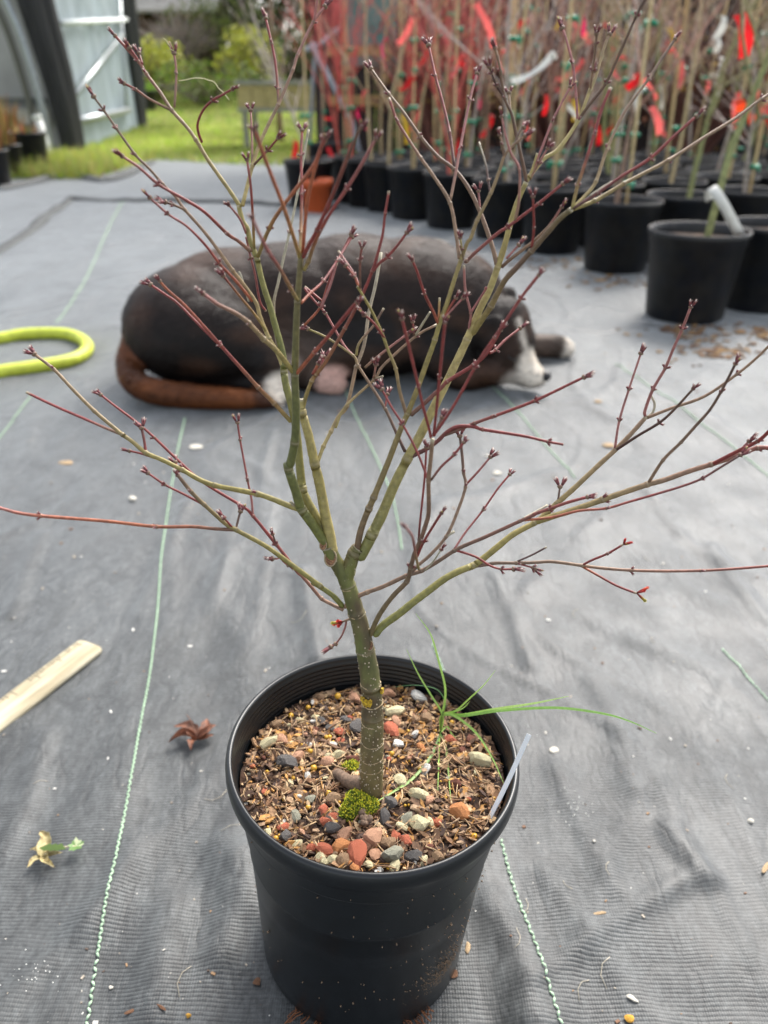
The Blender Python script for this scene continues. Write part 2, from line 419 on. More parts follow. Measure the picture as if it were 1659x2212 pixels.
# ------------------------------------------------------------------ potting mix
O = Vector(plant.location)
XC = .0112
def soil_z(x, y):      # local to the pot foot
    t = (y/.11)
    return .2195 - .0065*t + .0022*fbm(x*45, y*45, 3) + .0012*fbm(x*140, y*140, 8)
mb = MB(); NR, NA = 46, 120; vs = [(XC,0,soil_z(XC,0))]; fs = []
for i in range(1, NR+1):
    for k in range(NA):
        r = .1095*i/NR; a = 2*math.pi*k/NA; x, y = XC+r*math.cos(a), r*math.sin(a)
        dz = 0
        vs.append((x, y, soil_z(x, y)+.0025*fbm(x*90, y*90, 1)))
for k in range(NA): fs.append((0, 1+k, 1+(k+1) % NA))
for i in range(NR-1):
    for k in range(NA):
        fs.append((1+i*NA+k, 1+(i+1)*NA+k, 1+(i+1)*NA+(k+1) % NA, 1+i*NA+(k+1) % NA))
mb.add(vs, fs)
M_soil = mat('potting_mix', S(74,50,34), .95, .5, 120, bump=.8, bscale=260, bdist=.002, col2=S(40,28,20))
soil = mb.build('potting_mix', M_soil, plant)
# bark chips, splinters and needles: loose stuff
M_chip = mat('bark_chip', attr='col', rough=.9, var=.4, vscale=220, bump=.4, bscale=500, bdist=.0006)
chipc = [S(146,114,84), S(120,88,62), S(180,152,116), S(96,72,54), S(80,60,48), S(168,124,70), S(150,124,98), S(68,52,44)]
mb = MB()
for k in range(3600):
    r = .1085*math.sqrt(rnd.random()); a = rnd.uniform(0, 6.283); x, y = XC+r*math.cos(a), r*math.sin(a)
    big = rnd.random() < .24; l = rnd.uniform(.007, .016) if big else rnd.uniform(.0025, .0075); w = l*rnd.uniform(.25, .55)
    R = Euler((rnd.gauss(0,.45), rnd.gauss(0,.35), rnd.uniform(0,6.28))).to_matrix()
    c = Vector((x, y, soil_z(x, y)+rnd.uniform(.0003, .003)))
    t = rnd.uniform(.0005, .0016); vs = []
    n = 5
    for z in (-t/2, t/2):
        for j in range(n):
            th = 6.283*j/n; rr = rnd.uniform(.7, 1.1); vs.append(c + R @ Vector((math.cos(th)*l/2*rr, math.sin(th)*w/2*rr, z)))
    mb.add(vs, [tuple(range(n-1,-1,-1)), tuple(range(n, 2*n))]+[(j, (j+1) % n, n+(j+1) % n, n+j) for j in range(n)], chipc[rnd.randrange(8)])
mb.build('bark_chips', M_chip, soil, smooth=False, kind='stuff')
mb = MB()
for k in range(620):
    r = .107*math.sqrt(rnd.random()); a = rnd.uniform(0, 6.283); x, y = XC+r*math.cos(a), r*math.sin(a)
    l = rnd.uniform(.006, .02); th = rnd.uniform(0, 6.28); d = Vector((math.cos(th), math.sin(th), rnd.gauss(0,.16)))*l/2
    c = Vector((x, y, soil_z(x, y)+rnd.uniform(.002, .0045))); b = Vector((rnd.uniform(-1,1), rnd.uniform(-1,1), rnd.uniform(0,.6)))*l*.1
    if (c.xy+d.xy-Vector((XC,0))).length > .108 or (c.xy-d.xy-Vector((XC,0))).length > .108: continue
    rr = rnd.uniform(.0003, .00075)
    mb.tube([c-d, c+b, c+d], [rr, rr, rr*.6], 4, [chipc[rnd.choice([0,2,2,2,5,6,1])]]*3)
mb.build('needles_and_splinters', M_chip, soil, kind='stuff')

# pebbles
def z5(zx, zy): return 438.9+.463*zx, 1371.5+.463*zy
M_peb = {}
for key, c in dict(R=S(192,104,76), O=S(208,138,84), C=S(222,212,170), P=S(200,152,122), G=S(156,156,138), D=S(92,92,92), B=S(160,130,100), W=S(222,220,212), K=S(116,68,54)).items():
    M_peb[key] = mat('pebble_'+key, c, .9, .3, 260, bump=.8, bscale=500, bdist=.0012, col2=tuple(q*.68+.25*w for q, w in zip(c, S(120,92,66))))
    M_peb[key].name = 'pebble_stone'
def stone_mesh(seed, m, flat=.75):
    bm = bmesh.new(); bmesh.ops.create_icosphere(bm, subdivisions=2, radius=.5)
    r = random.Random(seed); cuts = [(Vector((r.gauss(0,1), r.gauss(0,1), r.gauss(0,1))).normalized(), r.uniform(.27,.42)) for _ in range(10)]
    for v in bm.verts:
        p = v.co.copy()
        for n, d in cuts:
            q = p.dot(n)
            if q > d: p -= n*(q-d)*.92
        p *= 1+.10*mnoise.noise(p*4+Vector((seed,0,0)))
        v.co = Vector((p.x*1.15, p.y*.95, p.z*flat))
    me = bpy.data.meshes.new('pebble'); bm.to_mesh(me); bm.free(); me.materials.append(m)
    me.polygons.foreach_set('use_smooth', [False]*len(me.polygons)); return me
peb_mesh = {}
def pebble(x, y, size, key, up=.20):
    ky = (key, rnd.randrange(3))
    if ky not in peb_mesh: peb_mesh[ky] = stone_mesh(hash_(key)+ky[1]*7, M_peb[key])
    link('pebble', peb_mesh[ky], soil, (x, y, soil_z(x, y)+size*up), rot=(rnd.gauss(0,.3), rnd.gauss(0,.3), rnd.uniform(0,6.28)), scale=(size, size*rnd.uniform(.8,1), size*rnd.uniform(.8,1)))
def hash_(k): return sum(ord(c) for c in k)*3
def onsoil(px, py):
    z = .21
    for _ in range(4):
        w = G(px, py, z); z = soil_z(w.x-O.x, w.y-O.y)
    return w.x-O.x, w.y-O.y, w
named = []
for zx, zy, s_, key in [(880,455,62,'R'),(895,372,62,'C'),(1280,600,80,'C'),(1190,840,80,'O'),(1000,760,70,'C'),(720,1040,84,'R'),(560,830,52,'R'),(565,880,48,'R'),(795,955,75,'P'),
    (650,1000,66,'O'),(570,1015,60,'R'),(510,1005,45,'R'),(555,1060,50,'C'),(610,1065,46,'C'),(655,1070,58,'B'),(705,1090,50,'O'),(890,1045,82,'G'),(895,1095,50,'C'),(1010,890,66,'C'),
    (920,690,52,'C'),(845,865,55,'D'),(945,970,56,'R'),(895,950,50,'R'),(860,980,58,'B'),(750,990,50,'P'),(660,940,56,'P'),(600,910,55,'D'),(435,985,45,'C'),(300,935,46,'C'),(305,515,60,'C'),
    (370,500,46,'P'),(395,610,70,'D'),(630,570,50,'C'),(590,575,36,'C'),(715,435,56,'D'),(865,285,50,'P'),(710,305,45,'P'),(1010,300,54,'W'),(905,520,42,'W'),(1155,500,42,'R'),(1040,400,54,'B'),
    (930,905,45,'C'),(950,870,50,'G'),(1055,780,45,'P'),(820,1110,36,'W'),(1095,1045,46,'B'),(430,855,50,'G'),(500,775,40,'G'),(380,880,26,'W'),(600,860,42,'R'),(605,775,54,'B'),(440,580,50,'P'),
    (1090,880,40,'R'),(1060,885,40,'C'),(375,905,42,'R'),(990,470,28,'W'),(1035,640,44,'W'),(200,790,22,'W'),(525,390,26,'C'),(635,460,34,'R'),(640,500,30,'R'),(1175,710,50,'K'),(700,590,44,'K'),
    (680,360,36,'B'),(860,350,34,'C'),(900,410,40,'P'),(985,405,40,'B'),(545,300,38,'B'),(580,600,44,'P'),(485,665,34,'W'),(400,700,34,'C'),(455,745,34,'B'),(285,735,26,'R'),(1020,540,40,'O'),
    (520,455,32,'K'),(1060,565,30,'B'),(690,280,24,'P'),(760,880,44,'D'),(800,1035,50,'P'),(1060,1000,40,'K'),(980,1040,56,'D'),(1030,1060,40,'C'),(770,1080,36,'C'),(460,930,36,'P'),(385,945,54,'D'),
    (520,960,36,'B'),(455,405,30,'C'),(340,430,50,'B'),(1250,500,40,'K'),(1210,550,36,'K'),(1000,700,30,'P'),(870,790,56,'D'),(665,405,40,'D'),(555,410,36,'D'),(595,445,40,'D'),(500,520,26,'W'),(605,520,26,'W'),(720,560,30,'C')]:
    x, y, w = onsoil(*z5(zx, zy)); sz = 1.5*s_*.463*depth(w)/F
    if math.hypot(x-XC, y) < .107: pebble(x, y, sz, key)
for k in range(110):
    r = .105*math.sqrt(rnd.random()); a = rnd.uniform(0, 6.28)
    pebble(XC+r*math.cos(a), r*math.sin(a), rnd.uniform(.003, .006), rnd.choice('RCPGDBWKPCBBGP'), .45)
M_bead = mat('fertilizer_bead', S(196,150,44), .35, .2, 400)
me = bpy.data.meshes.new('bead'); bm = bmesh.new(); bmesh.ops.create_icosphere(bm, subdivisions=2, radius=.5); bm.to_mesh(me); bm.free(); me.materials.append(M_bead)
me.polygons.foreach_set('use_smooth', [True]*len(me.polygons))
beads = [(515,630,34),(490,812,28),(455,628,24),(410,383,26),(628,295,32),(585,748,32),(550,527,22),(500,550,26),(590,485,24),(575,487,22),(1265,947,32),(1160,415,24),(955,455,20),(925,455,20),(965,590,22),(880,560,24),
         (1010,457,18),(620,880,22),(455,828,20),(420,675,22),(490,345,24),(1010,630,20),(945,640,20),(1130,765,22),(340,955,26),(515,950,24)]
for zx, zy, s_ in beads:
    x, y, w = onsoil(*z5(zx, zy)); sz = s_*.463*depth(w)/F
    link('fertilizer_bead', me, soil, (x, y, soil_z(x, y)+sz*.35), scale=sz)
for k in range(50):
    r = .104*math.sqrt(rnd.random()); a = rnd.uniform(0, 6.28); sz = rnd.uniform(.0016, .0028); x, y = XC+r*math.cos(a), r*math.sin(a)
    link('fertilizer_bead', me, soil, (x, y, soil_z(x, y)+sz*.6+.001), scale=sz)
# moss cushions
M_moss = mat('moss', attr='col', rough=.9, var=.3, vscale=200)
for zx, zy, s_ in [(725,800,178),(690,622,84)]:
    x, y, w = onsoil(*z5(zx, zy)); R0 = s_*.463*depth(w)/F/2
    mb = MB()
    for k in range(int(900*(s_/178)**1.5)):
        r = R0*math.sqrt(rnd.random()); a = rnd.uniform(0, 6.28); rr = r*(1+.2*math.sin(3*a+zx))
        px, py = x+rr*math.cos(a), y+rr*math.sin(a)*.95; hz = soil_z(px, py)+.0105*max(0, 1-(r/R0)**2)**.5*(R0/.014)
        c = S(*rnd.choice([(142,150,26),(170,168,36),(106,122,22),(190,178,52),(84,98,22)]))
        n = Vector((rnd.gauss(0,.5)+math.cos(a)*r/R0*.7, rnd.gauss(0,.5)+math.sin(a)*r/R0*.7, 1)).normalized(); l = rnd.uniform(.0012, .0026)
        p0 = Vector((px, py, hz-.001)); s1 = n.orthogonal().normalized()*.0005
        mb.tube([p0, p0+n*l*.6, p0+n*l], [.0005,.0006,.0001], 4, [c,c,tuple(q*1.4 for q in c)], cap=False)
    vs = []; 
    for i in range(9):
        for k in range(20):
            r = R0*i/8; a = 6.283*k/20; rr = r*(1+.2*math.sin(3*a+zx)); px, py = x+rr*math.cos(a), y+rr*math.sin(a)*.95
            vs.append((px, py, soil_z(px, py)+.0100*max(0, 1-(r/R0)**2)**.5*(R0/.014)-.0006))
    mb.add(vs, [(i*20+k, (i+1)*20+k, (i+1)*20+(k+1) % 20, i*20+(k+1) % 20) for i in range(8) for k in range(20)], S(80,90,22))
    mb.build('moss_cushion', M_moss, soil, kind='stuff')
# ------------------------------------------------------------------ the maple
ZN = dict(A=(300,0,1200/1659), B=(1300,0,1600/1659), C=(0,1200,1400/1659), D=(1200,900,1000/1580), E=(1900,1100,1124/1659), F=(1100,1900,800/1361), T=(0,0,3024/1659))
def zdisp(z, x, y):
    ox, oy, s = ZN[z]; return (ox+x*s)/1.8228, (oy+y*s)/1.8228
YB, YT = .4325, .525
def Y0(y): return YB + (YT-YB)*(1710-y)/1710.0
COL = dict(g=(.135,.14,.034), o=(.25,.205,.060), t=(.37,.30,.115), n=(.23,.145,.09), b=(.13,.075,.05), r=(.20,.034,.030), p=(.31,.125,.115), k=(.075,.035,.028), d=(.36,.33,.24), c=(.34,.10,.045), G=(.095,.102,.028), m=(.15,.115,.05))
M_bark = mat('twig_bark', attr='col', rough=.52, var=.28, vscale=170, bump=.35, bscale=900, bdist=.0004)
M_trunk = mat('trunk_bark', attr='col', rough=.6, var=.35, vscale=70, col2=(.10,.072,.034), stretch=(1,1,.45), bump=.4, bscale=420, bdist=.0006)
M_bud = mat('bud_scales', attr='col', rough=.55, var=.35, vscale=1500)
SEGS = []     # (x, y, offset, radius) samples of every branch already placed
def near(x, y):
    best, bo, br_ = 1e9, 0, 4
    for sx_, sy_, so, sr in SEGS:
        d = (sx_-x)**2+(sy_-y)**2
        if d < best: best, bo, br_ = d, so, sr
    return (bo, br_) if best < 22**2 else (0, 4)
# buds, shared meshes
def bud_mesh(seed, kind):
    r = random.Random(seed); mb = MB()
    dark, red, pale, gr = (.085,.022,.024), (.20,.05,.055), (.48,.38,.33), (.34,.38,.09)
    def one(base, d, l, w, open_=0):
        pts, rad, cs = [], [], []
        ra = [.45,.85,1.0,.86,.55,.16]
        for i, q in enumerate(ra):
            t = i/5; pts.append(base+d*l*t); rad.append(w*q*.5)
            c = [dark, dark, red, red, pale if open_ == 0 else gr, pale if open_ == 0 else (.5,.12,.08)][i]
            cs.append(c)
        mb.tube(pts, rad, 6, cs)
        # loose scale points
        sd = d.orthogonal().normalized()
        for k in range(3):
            s2 = Matrix.Rotation(6.28*k/3+seed, 3, d) @ sd
            p = base+d*l*.45+s2*w*.42
            mb.tube([p, p+d*l*.3+s2*w*.12, p+d*l*.52+s2*w*.2], [w*.14, w*.12, .01], 4, [dark, red, pale])
    # collar
    ax = Vector((0,0,1))
    mb.tube([ax*-.18, ax*-.05, ax*.1, ax*.2], [.17,.28,.26,.14], 8, [(.17,.11,.07),(.20,.14,.09),(.13,.05,.04),dark])
    if kind == 'tip':
        for s_ in (-1, 1):
            one(ax*.08+Vector((s_*.13,0,0)), Vector((s_*r.uniform(.15,.5), r.uniform(-.2,.2), 1)).normalized(), r.uniform(.75,1.15), r.uniform(.30,.4), r.random() < .12)
        if r.random() < .4: one(ax*.1, Vector((r.uniform(-.2,.2), .35, 1)).normalized(), .6, .26)
    else:
        for s_ in (-1, 1):
            if kind == 'node1' and s_ > 0: continue
            one(Vector((s_*.2,0,.02)), Vector((s_*r.uniform(.5,.9), 0, 1)).normalized(), r.uniform(.5,.8), r.uniform(.26,.34), r.random() < .08)
    return mb.mesh('bud', M_bud)
BT = [bud_mesh(i, 'tip') for i in range(6)]; BN = [bud_mesh(20+i, 'node') for i in range(4)]+[bud_mesh(30, 'node1')]
nb = [0]
def put_bud(p, d, size, par, node=False):
    me = rnd.choice(BN if node else BT)
    q = d.to_track_quat('Z', 'Y') @ Euler((0, 0, rnd.uniform(-.6,.6) if not node else rnd.uniform(0, 3.14))).to_quaternion()
    o = link('bud', me, par, p-O, scale=size); o.rotation_euler = q.to_euler(); nb[0] += 1
def branch(spec, r0, r1, cols, tip=None, name='branch', nseg=7, m=None, par=None, pts_label=None):
    """spec: 'Z x,y x,y* x,yo ... T|X' measured on the photograph, laid out at its own depth from the trunk plane"""
    zone = 'T'; raw = []; end = 'X'
    for t in spec.split():
        if t in ZN: zone = t; 
        elif t == '!': end = 'T'
        elif t == 'X': end = 'X'
        else:
            mk = t[-1] if t[-1] in '*o' else ''
            x, y = map(float, t.rstrip('*o').split(',')); raw.append((*zdisp(zone, x, y), mk))
    so, _ = near(raw[0][0], raw[0][1]); off0 = so
    L = [0]
    for a, b in zip(raw[:-1], raw[1:]): L.append(L[-1]+math.hypot(b[0]-a[0], b[1]-a[1]))
    if tip is None: tip = off0 + rnd.uniform(-1, 1)*min(.055, L[-1]*.00022)
    P3, R3, C3, mk = [], [], [], []
    for (x, y, k), l in zip(raw, L):
        t = l/L[-1]; off = off0+(tip-off0)*t
        p = P(x, y, Y0(y)+off); P3.append(p); R3.append((r0+(r1-r0)*t)*depth(p)/F); mk.append(k)
    per = 5; Q = catmull(P3, per); R, CC = [], []; c0, c1 = COL[cols[0]], COL[cols[-1]]
    tot = len(Q)-1
    for i in range(len(Q)):
        j = min(i//per, len(R3)-2); f = i/per-j; t = i/tot
        R.append(R3[j]+(R3[j+1]-R3[j])*f)
        if len(cols) == 3:
            cm = COL[cols[1]]; q = (c0, cm, t*2) if t < .5 else (cm, c1, t*2-1)
        else: q = (c0, c1, t)
        CC.append(tuple(a+(b-a)*q[2] for a, b in zip(q[0], q[1])))
    # swellings and pale rings at the nodes
    Q2, R2, C2 = [], [], []
    for i, p in enumerate(Q):
        j = i//per; isn = (i % per == 0) and j < len(mk) and mk[j] != '' and 0 < i < tot
        if isn:
            d = (Q[i+1]-Q[i-1]).normalized(); w = R[i]; kf = (.2 if nseg >= 18 else .28) if nseg >= 11 else (.7 if nseg >= 9 else 1.0)
            for s_, k_, cc in ((-1.1,1.04,0),(-.5,1.28,1),(0,1.38,2),(.35,1.22,1),(.9,1.05,0)):
                Q2.append(p+d*w*s_*(.28 if nseg >= 18 else 1)); R2.append(w*(1+(k_-1)*kf)); base = CC[i]
                C2.append(base if cc == 0 else (tuple(.5*a+.5*b for a, b in zip(base, (.30,.25,.17))) if cc == 2 else tuple(.75*a+.25*b for a, b in zip(base, (.1,.06,.04)))))
        else: Q2.append(p); R2.append(R[i]*(1+.04*rnd.uniform(-1,1))); C2.append(CC[i])
    if end == 'X' : C2[-1] = (.34,.30,.2); R2[-1] *= 1.05
    if nseg >= 8: R2[0] *= .55
    mb = MB(); mb.tube([q-O for q in Q2], R2, nseg, C2)
    o = mb.build(name, m or M_bark, par or plant)
    # knots of the parent list for the branches that follow
    for i in range(len(raw)-1):
        a, b = raw[i], raw[i+1]; n = max(1, int((L[i+1]-L[i])/6))
        for k in range(n):
            t = k/n; tt = (L[i]+(L[i+1]-L[i])*t)/L[-1]
            SEGS.append((a[0]+(b[0]-a[0])*t, a[1]+(b[1]-a[1])*t, off0+(tip-off0)*tt, r0+(r1-r0)*tt))
    SEGS.append((raw[-1][0], raw[-1][1], tip, r1))
    for i, k in enumerate(mk):
        if k == '*' and 0 < i < len(mk)-1:
            d = (P3[i+1]-P3[i-1]).normalized(); put_bud(P3[i], d, max(R3[i]*3.4, 15*depth(P3[i])/F), o, True)
    if end == 'T':
        d = (P3[-1]-P3[-2]).normalized(); put_bud(P3[-1], d, max(R3[-1]*4.8, rnd.uniform(17,23)*depth(P3[-1])/F), o)
    return o
B_ = branch
# trunk and its main stems
trunk = B_('F 612,2075 614,2010 618,1900 622,1720 624,1560o 622,1440 612,1360o 600,1250 575,1120o 560,1040 535,930 515,870o 490,780 460,690o 425,610 385,540 350,480 325,430', 27, 14.5, 'mGg', 0, 'trunk', 20, M_trunk)
B_('F 440,690 458,620 480,530 505,470o 530,440', 15.5, 14, 'gg', 0, nseg=14, m=M_trunk)
B_('D 335,2060 378,1985 420,1900o 480,1780 560,1590 640,1430o 700,1320 800,1120 900,920 1010,690o 1090,500 1150,380 1200,240o B 710,1010 740,900 770,810 800,745o', 12.5, 5.2, 'gto', .02, nseg=12)
B_('D 325,2060 328,1985 345,1890 375,1800 400,1740o 430,1670o 520,1450 600,1240 640,1150o 700,1000 760,830 810,690o 845,570 880,480 930,320 970,200o 1010,90 B 575,970 600,900o 655,790o 690,700 710,640 740,600 795,555 !', 7.5, 3.0, 'bon', -.012, nseg=10)
B_('F 320,430 290,380 215,270 150,180o 130,130 110,60 C 1345,760o 1355,740 1375,640o 1382,520 1378,400 1376,325o 1380,180 1384,60 A 1205,1640o 1215,1500 1222,1410 1220,1390', 11, 6, 'gGm', -.045, nseg=12)
B_('C 1548,1160 1520,1075 1480,1000 1430,910 1412,860o 1400,760 1385,600 1360,470 1335,380 1325,310o 1320,230 1285,100 1258,0 A 1030,1590 1005,1500 985,1410o 968,1365 945,1300 930,1240 905,1200 885,1120', 10.5, 5.2, 'ogo', .03, nseg=11)
B_('C 1552,1170 1540,1085 1518,980 1490,830 1468,740o 1440,610 1410,500o 1405,440', 12.5, 8.5, 'tot', .0, nseg=12)
# left side
B_('F 430,835 350,750 230,670o C 1490,1310o 1330,1190 1230,1120 1100,1050o 1050,1020 950,930o 890,870* 830,795 !', 6, 4.2, 'gob', -.02, nseg=9)
B_('C 1090,1050 1000,1045 900,1035 730,1035* 500,1010 190,985* 80,970 0,948 -160,905 X', 4, 3.6, 'bcp', -.06)
B_('C 1100,1050 1112,1000 1122,965 !', 2.6, 2.6, 'bk'); B_('C 1085,1040 1045,995 !', 2.4, 2.2, 'rr')
B_('C 945,930 850,880 770,840* 690,785 !', 2.8, 2.4, 'rr'); B_('C 1310,1180 1290,1185 1270,1185 !', 2, 2.2, 'pp'); B_('C 1305,1180 1330,1205 1345,1215 !', 2, 2.2, 'rp')
B_('F 430,855 340,810 280,775o 215,700 150,625 C 1390,1250 1345,1190 1290,1120* 1180,985o 1130,940 950,830 840,735 720,620* 640,550 540,475 470,420 !', 4.2, 2.6, 'nrr', .03)
B_('C 1290,1120 1272,1070 !', 2, 2, 'bk'); B_('C 1180,985 1172,900 1155,820* 1120,630* 1108,550 !', 2.6, 2.2, 'pr')
B_('C 1400,955 1350,938 1270,905 1200,882* 1100,862 1000,842o 930,815 850,770* 760,725 680,690o 620,640 570,605o 540,580 440,495* 340,395 250,300* 160,230 !', 6.5, 3.4, 'oon', .03, nseg=9)
B_('C 1380,945 1355,918 X', 4, 3, 'nd'); B_('C 570,607 480,570 400,535 250,470 125,410 X', 3.2, 3, 'nrr')
B_('C 680,690 672,630 660,575 !', 3, 3, 'rk'); B_('C 720,715 660,695 605,682 !', 2.6, 2.2, 'rr'); B_('C 835,760 818,735 !', 2.2, 2, 'rr')
B_('C 1358,545 1330,515 1280,460o 1205,385o 1120,290 1030,190* 960,110 860,0 A 500,1580 455,1530 !', 5, 2.8, 'orc', -.01)
B_('C 1015,180 930,95 830,-5 A 480,1600 405,1550 !', 2.8, 2.8, 'rr')
B_('C 1372,320 1290,215 1230,160o 1160,85* 1100,40 1020,0 A 740,1635 690,1598 !', 6.2, 4, 'onp', -.07)
B_('C 1325,300 1290,215 1255,155o 1215,60 A 980,1650 920,1560 850,1470o 800,1400 700,1265 590,1140* 540,1070 470,1000* 400,920 320,840* 220,700* 150,600* 95,525 !', 4.8, 2.5, 'tnb', .0)
B_('C 1245,130 1200,60 A 880,1600 800,1500 !', 3, 2.6, 'or'); B_('A 960,1640 870,1530 780,1435* 700,1330 600,1230 500,1165* 400,1075 !', 3.4, 2.6, 'crp', -.02)
B_('A 590,1140 530,1115* 485,1100 !', 3.2, 2.6, 'nk'); B_('A 940,1640 900,1510 885,1480 X', 2.4, 2.6, 'dd')
B_('A 965,1360 940,1358o 880,1310 820,1270* 700,1155 590,1085 450,1005* 340,910 250,850 !', 4.2, 3, 'nrp', -.03)
B_('A 925,1270 890,1190 830,1115 !', 2.8, 2.4, 'pp', .0)
B_('A 895,1130 830,1030 730,890 650,760o 600,690 520,600o 455,500 380,400* 340,335* 280,270 212,195 !', 4.8, 3, 'onr', .05)
B_('A 340,330 290,260 !', 2.6, 2.6, 'rr'); B_('A 360,350 342,290 !', 2.6, 2.4, 'rb')
B_('A 515,598 400,540 325,487* 262,455 !', 3, 2.4, 'nr'); B_('A 535,585 545,400* 533,290 !', 2.6, 2.4, 'np')
B_('A 685,775 665,720 662,670 690,600 740,548* 790,520 850,485 !', 3, 2.4, 'rr')
B_('A 905,1120 960,900o 1000,780 1050,670 1100,570o 1180,380o 1205,300o 1290,120* 1355,35 !', 4.4, 2.8, 'tnp', .08)
B_('A 1292,120 1312,0 1320,-60 X', 2.6, 2.6, 'pp'); B_('A 1100,568 1097,485* 1085,350 1065,240* 1032,100 !', 3, 2.6, 'nrr')
B_('A 958,900 957,760 950,600 !', 3, 2.2, 'np'); B_('A 965,900 1040,820* 1100,750 !', 2.8, 2.4, 'br')
B_('A 970,1365 962,1190o 950,1010 930,870 !', 3.2, 2.8, 'orp', .0)
B_('A 988,1400 1050,1245* 1120,1130 1280,920 1330,810 1358,745 !', 4.4, 4.2, 'ocr', -.10)
B_('A 925,1290 950,1400* 975,1500 1000,1640 C 1240,30 X', 2.6, 2.6, 'pr')
B_('A 1208,1640 1170,1575* 1100,1450 1045,1370* 985,1250 955,1180 !', 4.2, 4, 'orp', -.15)
B_('A 1215,1400 1200,1345 1130,1130 1060,950 985,750 968,705 !', 4.6, 4.2, 'ocr', -.13)
B_('A 1222,1395 1222,1270* 1228,1060* 1224,850* 1230,710 !', 4, 2.8, 'trr', -.01)
B_('A 1232,1380 1255,1120 1290,950 1325,830 1345,770 !', 4, 4, 'ccr', -.09)
B_('A 1235,1400 1270,1330 1312,1250* 1400,1050 1480,850 1550,690 !', 4.6, 4, 'rrb', -.11)
B_('A 1240,1470 1265,1420o 1300,1320 1370,1180 1470,1030* 1550,900 1630,755 !', 4.2, 3.6, 'orp', -.08)
B_('C 1325,310 1300,230 A 1075,1680 1100,1540 1130,1400 1160,1270* 1200,1080 1240,850 1265,705 X', 3.6, 2.6, 'ndd', .05)
B_('A 1225,1650 1270,1600 1345,1530* 1420,1420* 1500,1290 !', 3, 2.6, 'crr', .02)
B_('A 1330,1680 1380,1560 1420,1425* X', 2.8, 2.6, 'pp')
# centre
B_('C 1410,500o 1430,420 1455,355o 1475,325* D 130,830 250,620o 350,430 420,265o 450,170 480,60 490,0 B 225,870o 240,780 X', 4.6, 2.8, 'orr', -.02)
B_('D 420,268 470,210 510,180* 580,100 635,25 !', 3.6, 2.8, 'rrr'); B_('D 95,880 120,800 !', 3, 3, 'rr'); B_('D 50,905 85,840 !', 3.4, 3.4, 'rc')
B_('D -62,915 60,770* 180,630 295,490 325,460 !', 4.4, 4.2, 'crr', -.06)
B_('C 1480,740 1510,660o 1545,590o 1580,520 1620,470o 1659,300 D 320,860* 370,720 400,520 440,350 475,150o X', 4.2, 3.6, 'tnd', .06)
B_('D 190,1240 250,1110 430,940* 490,850 690,670* 820,598 X', 3.2, 2.8, 'tnn', .03)
B_('D 430,935 442,845 !', 2.4, 2.4, 'np'); B_('D 430,935 488,918 X', 2.4, 2.2, 'nd'); B_('D 680,665 672,580 !', 2.4, 2.4, 'br'); B_('D 690,665 735,590 780,520 X', 3, 2.4, 'dd')
B_('D 375,865* 450,800 640,655 !', 2.8, 2.6, 'np', .02)
B_('D 320,790 335,720 380,660o 430,600 492,495 X', 3, 2.4, 'onb')
B_('D 625,1390 560,1250 500,1120o 400,960 330,850o 300,790o 140,680 20,625 !', 3.8, 2.4, 'kno', .03)
B_('D 300,790 240,720 130,530* 60,450 0,370 A 1340,1640 1245,1560 X', 2.8, 2.2, 'prr', .05); B_('D 500,1110 515,1030 !', 2, 2, 'rr')
B_('D 630,1150 590,1010 565,870o 520,760 480,650* 420,520 370,430 340,380 325,360*', 4, 2.8, 'noo', -.02)
B_('D 340,375 310,300* 255,230 !', 2.6, 2.4, 'cr'); B_('D 345,370 345,200* 355,115 !', 2.6, 2.2, 'br'); B_('D 350,380 300,270 210,140 X', 2.4, 2.2, 'pp')
B_('D 495,680 430,590 370,535 !', 2.8, 2.6, 'rr'); B_('D 0,600 95,490* 150,330 205,200* 290,35 !', 2.8, 2.4, 'crr', .02)
B_('D 660,1160 730,1100 850,990 890,950o 1050,850* 1130,780 1180,700 1218,630 !', 5, 3.4, 'brr', -.015)
B_('D 830,590 805,530 745,405* 700,270 670,200 !', 3.4, 2.6, 'crr'); B_('D 832,580 838,430 X', 2.4, 2.4, 'ct'); B_('D 850,570 890,510 940,430 !', 2.8, 2.6, 'cr'); B_('D 865,560 920,500 985,432 !', 2.4, 2.2, 'pp')
B_('D 1020,660 1025,600 1032,525o 1000,390o 990,230 X', 3, 2.6, 'pp'); B_('D 1035,520 1080,450 1130,370 B 630,1180 X', 2.6, 2.4, 'pr')
B_('D 990,205 1010,200o 1060,150 1200,30 B 720,930* 780,885 850,832* 950,750 !', 4, 3, 'brr', -.02)
B_('D 985,195 978,130* 967,55 !', 2.4, 2.2, 'kt')
B_('B 528,1055 515,960 490,830o 430,730 370,645* 320,570 275,495* 240,400 X', 4.2, 3, 'nnr', .02)
B_('B 490,820 510,720 530,610* 570,410* 600,300 !', 3.2, 2.6, 'npp', .04)
B_('B 682,1085 660,1000 610,860 560,760 505,690o 440,640 370,560* 300,460 240,385* 165,280 !', 5.2, 2.8, 'nbn', .06)
B_('B 508,685 488,540* 455,400 430,310* 402,185 !', 3.4, 2.6, 'krr'); B_('B 612,850 605,780 !', 2.4, 2.4, 'pp')
B_('B 655,790 645,735* 635,670 608,580 X', 2.8, 1.8, 'kkd'); B_('B 710,640 702,590* 693,550 !', 2.8, 2.6, 'bn')
B_('B 745,610 770,545 790,520 !', 2.2, 2, 'bb')
B_('B 755,900 770,820 772,690o 740,630 715,550 700,475 !', 3.4, 2.2, 'npp')
B_('B 802,745 785,660 762,560 740,465 712,400* 695,290* 685,240 672,195 !', 4, 3, 'bbn', .0)
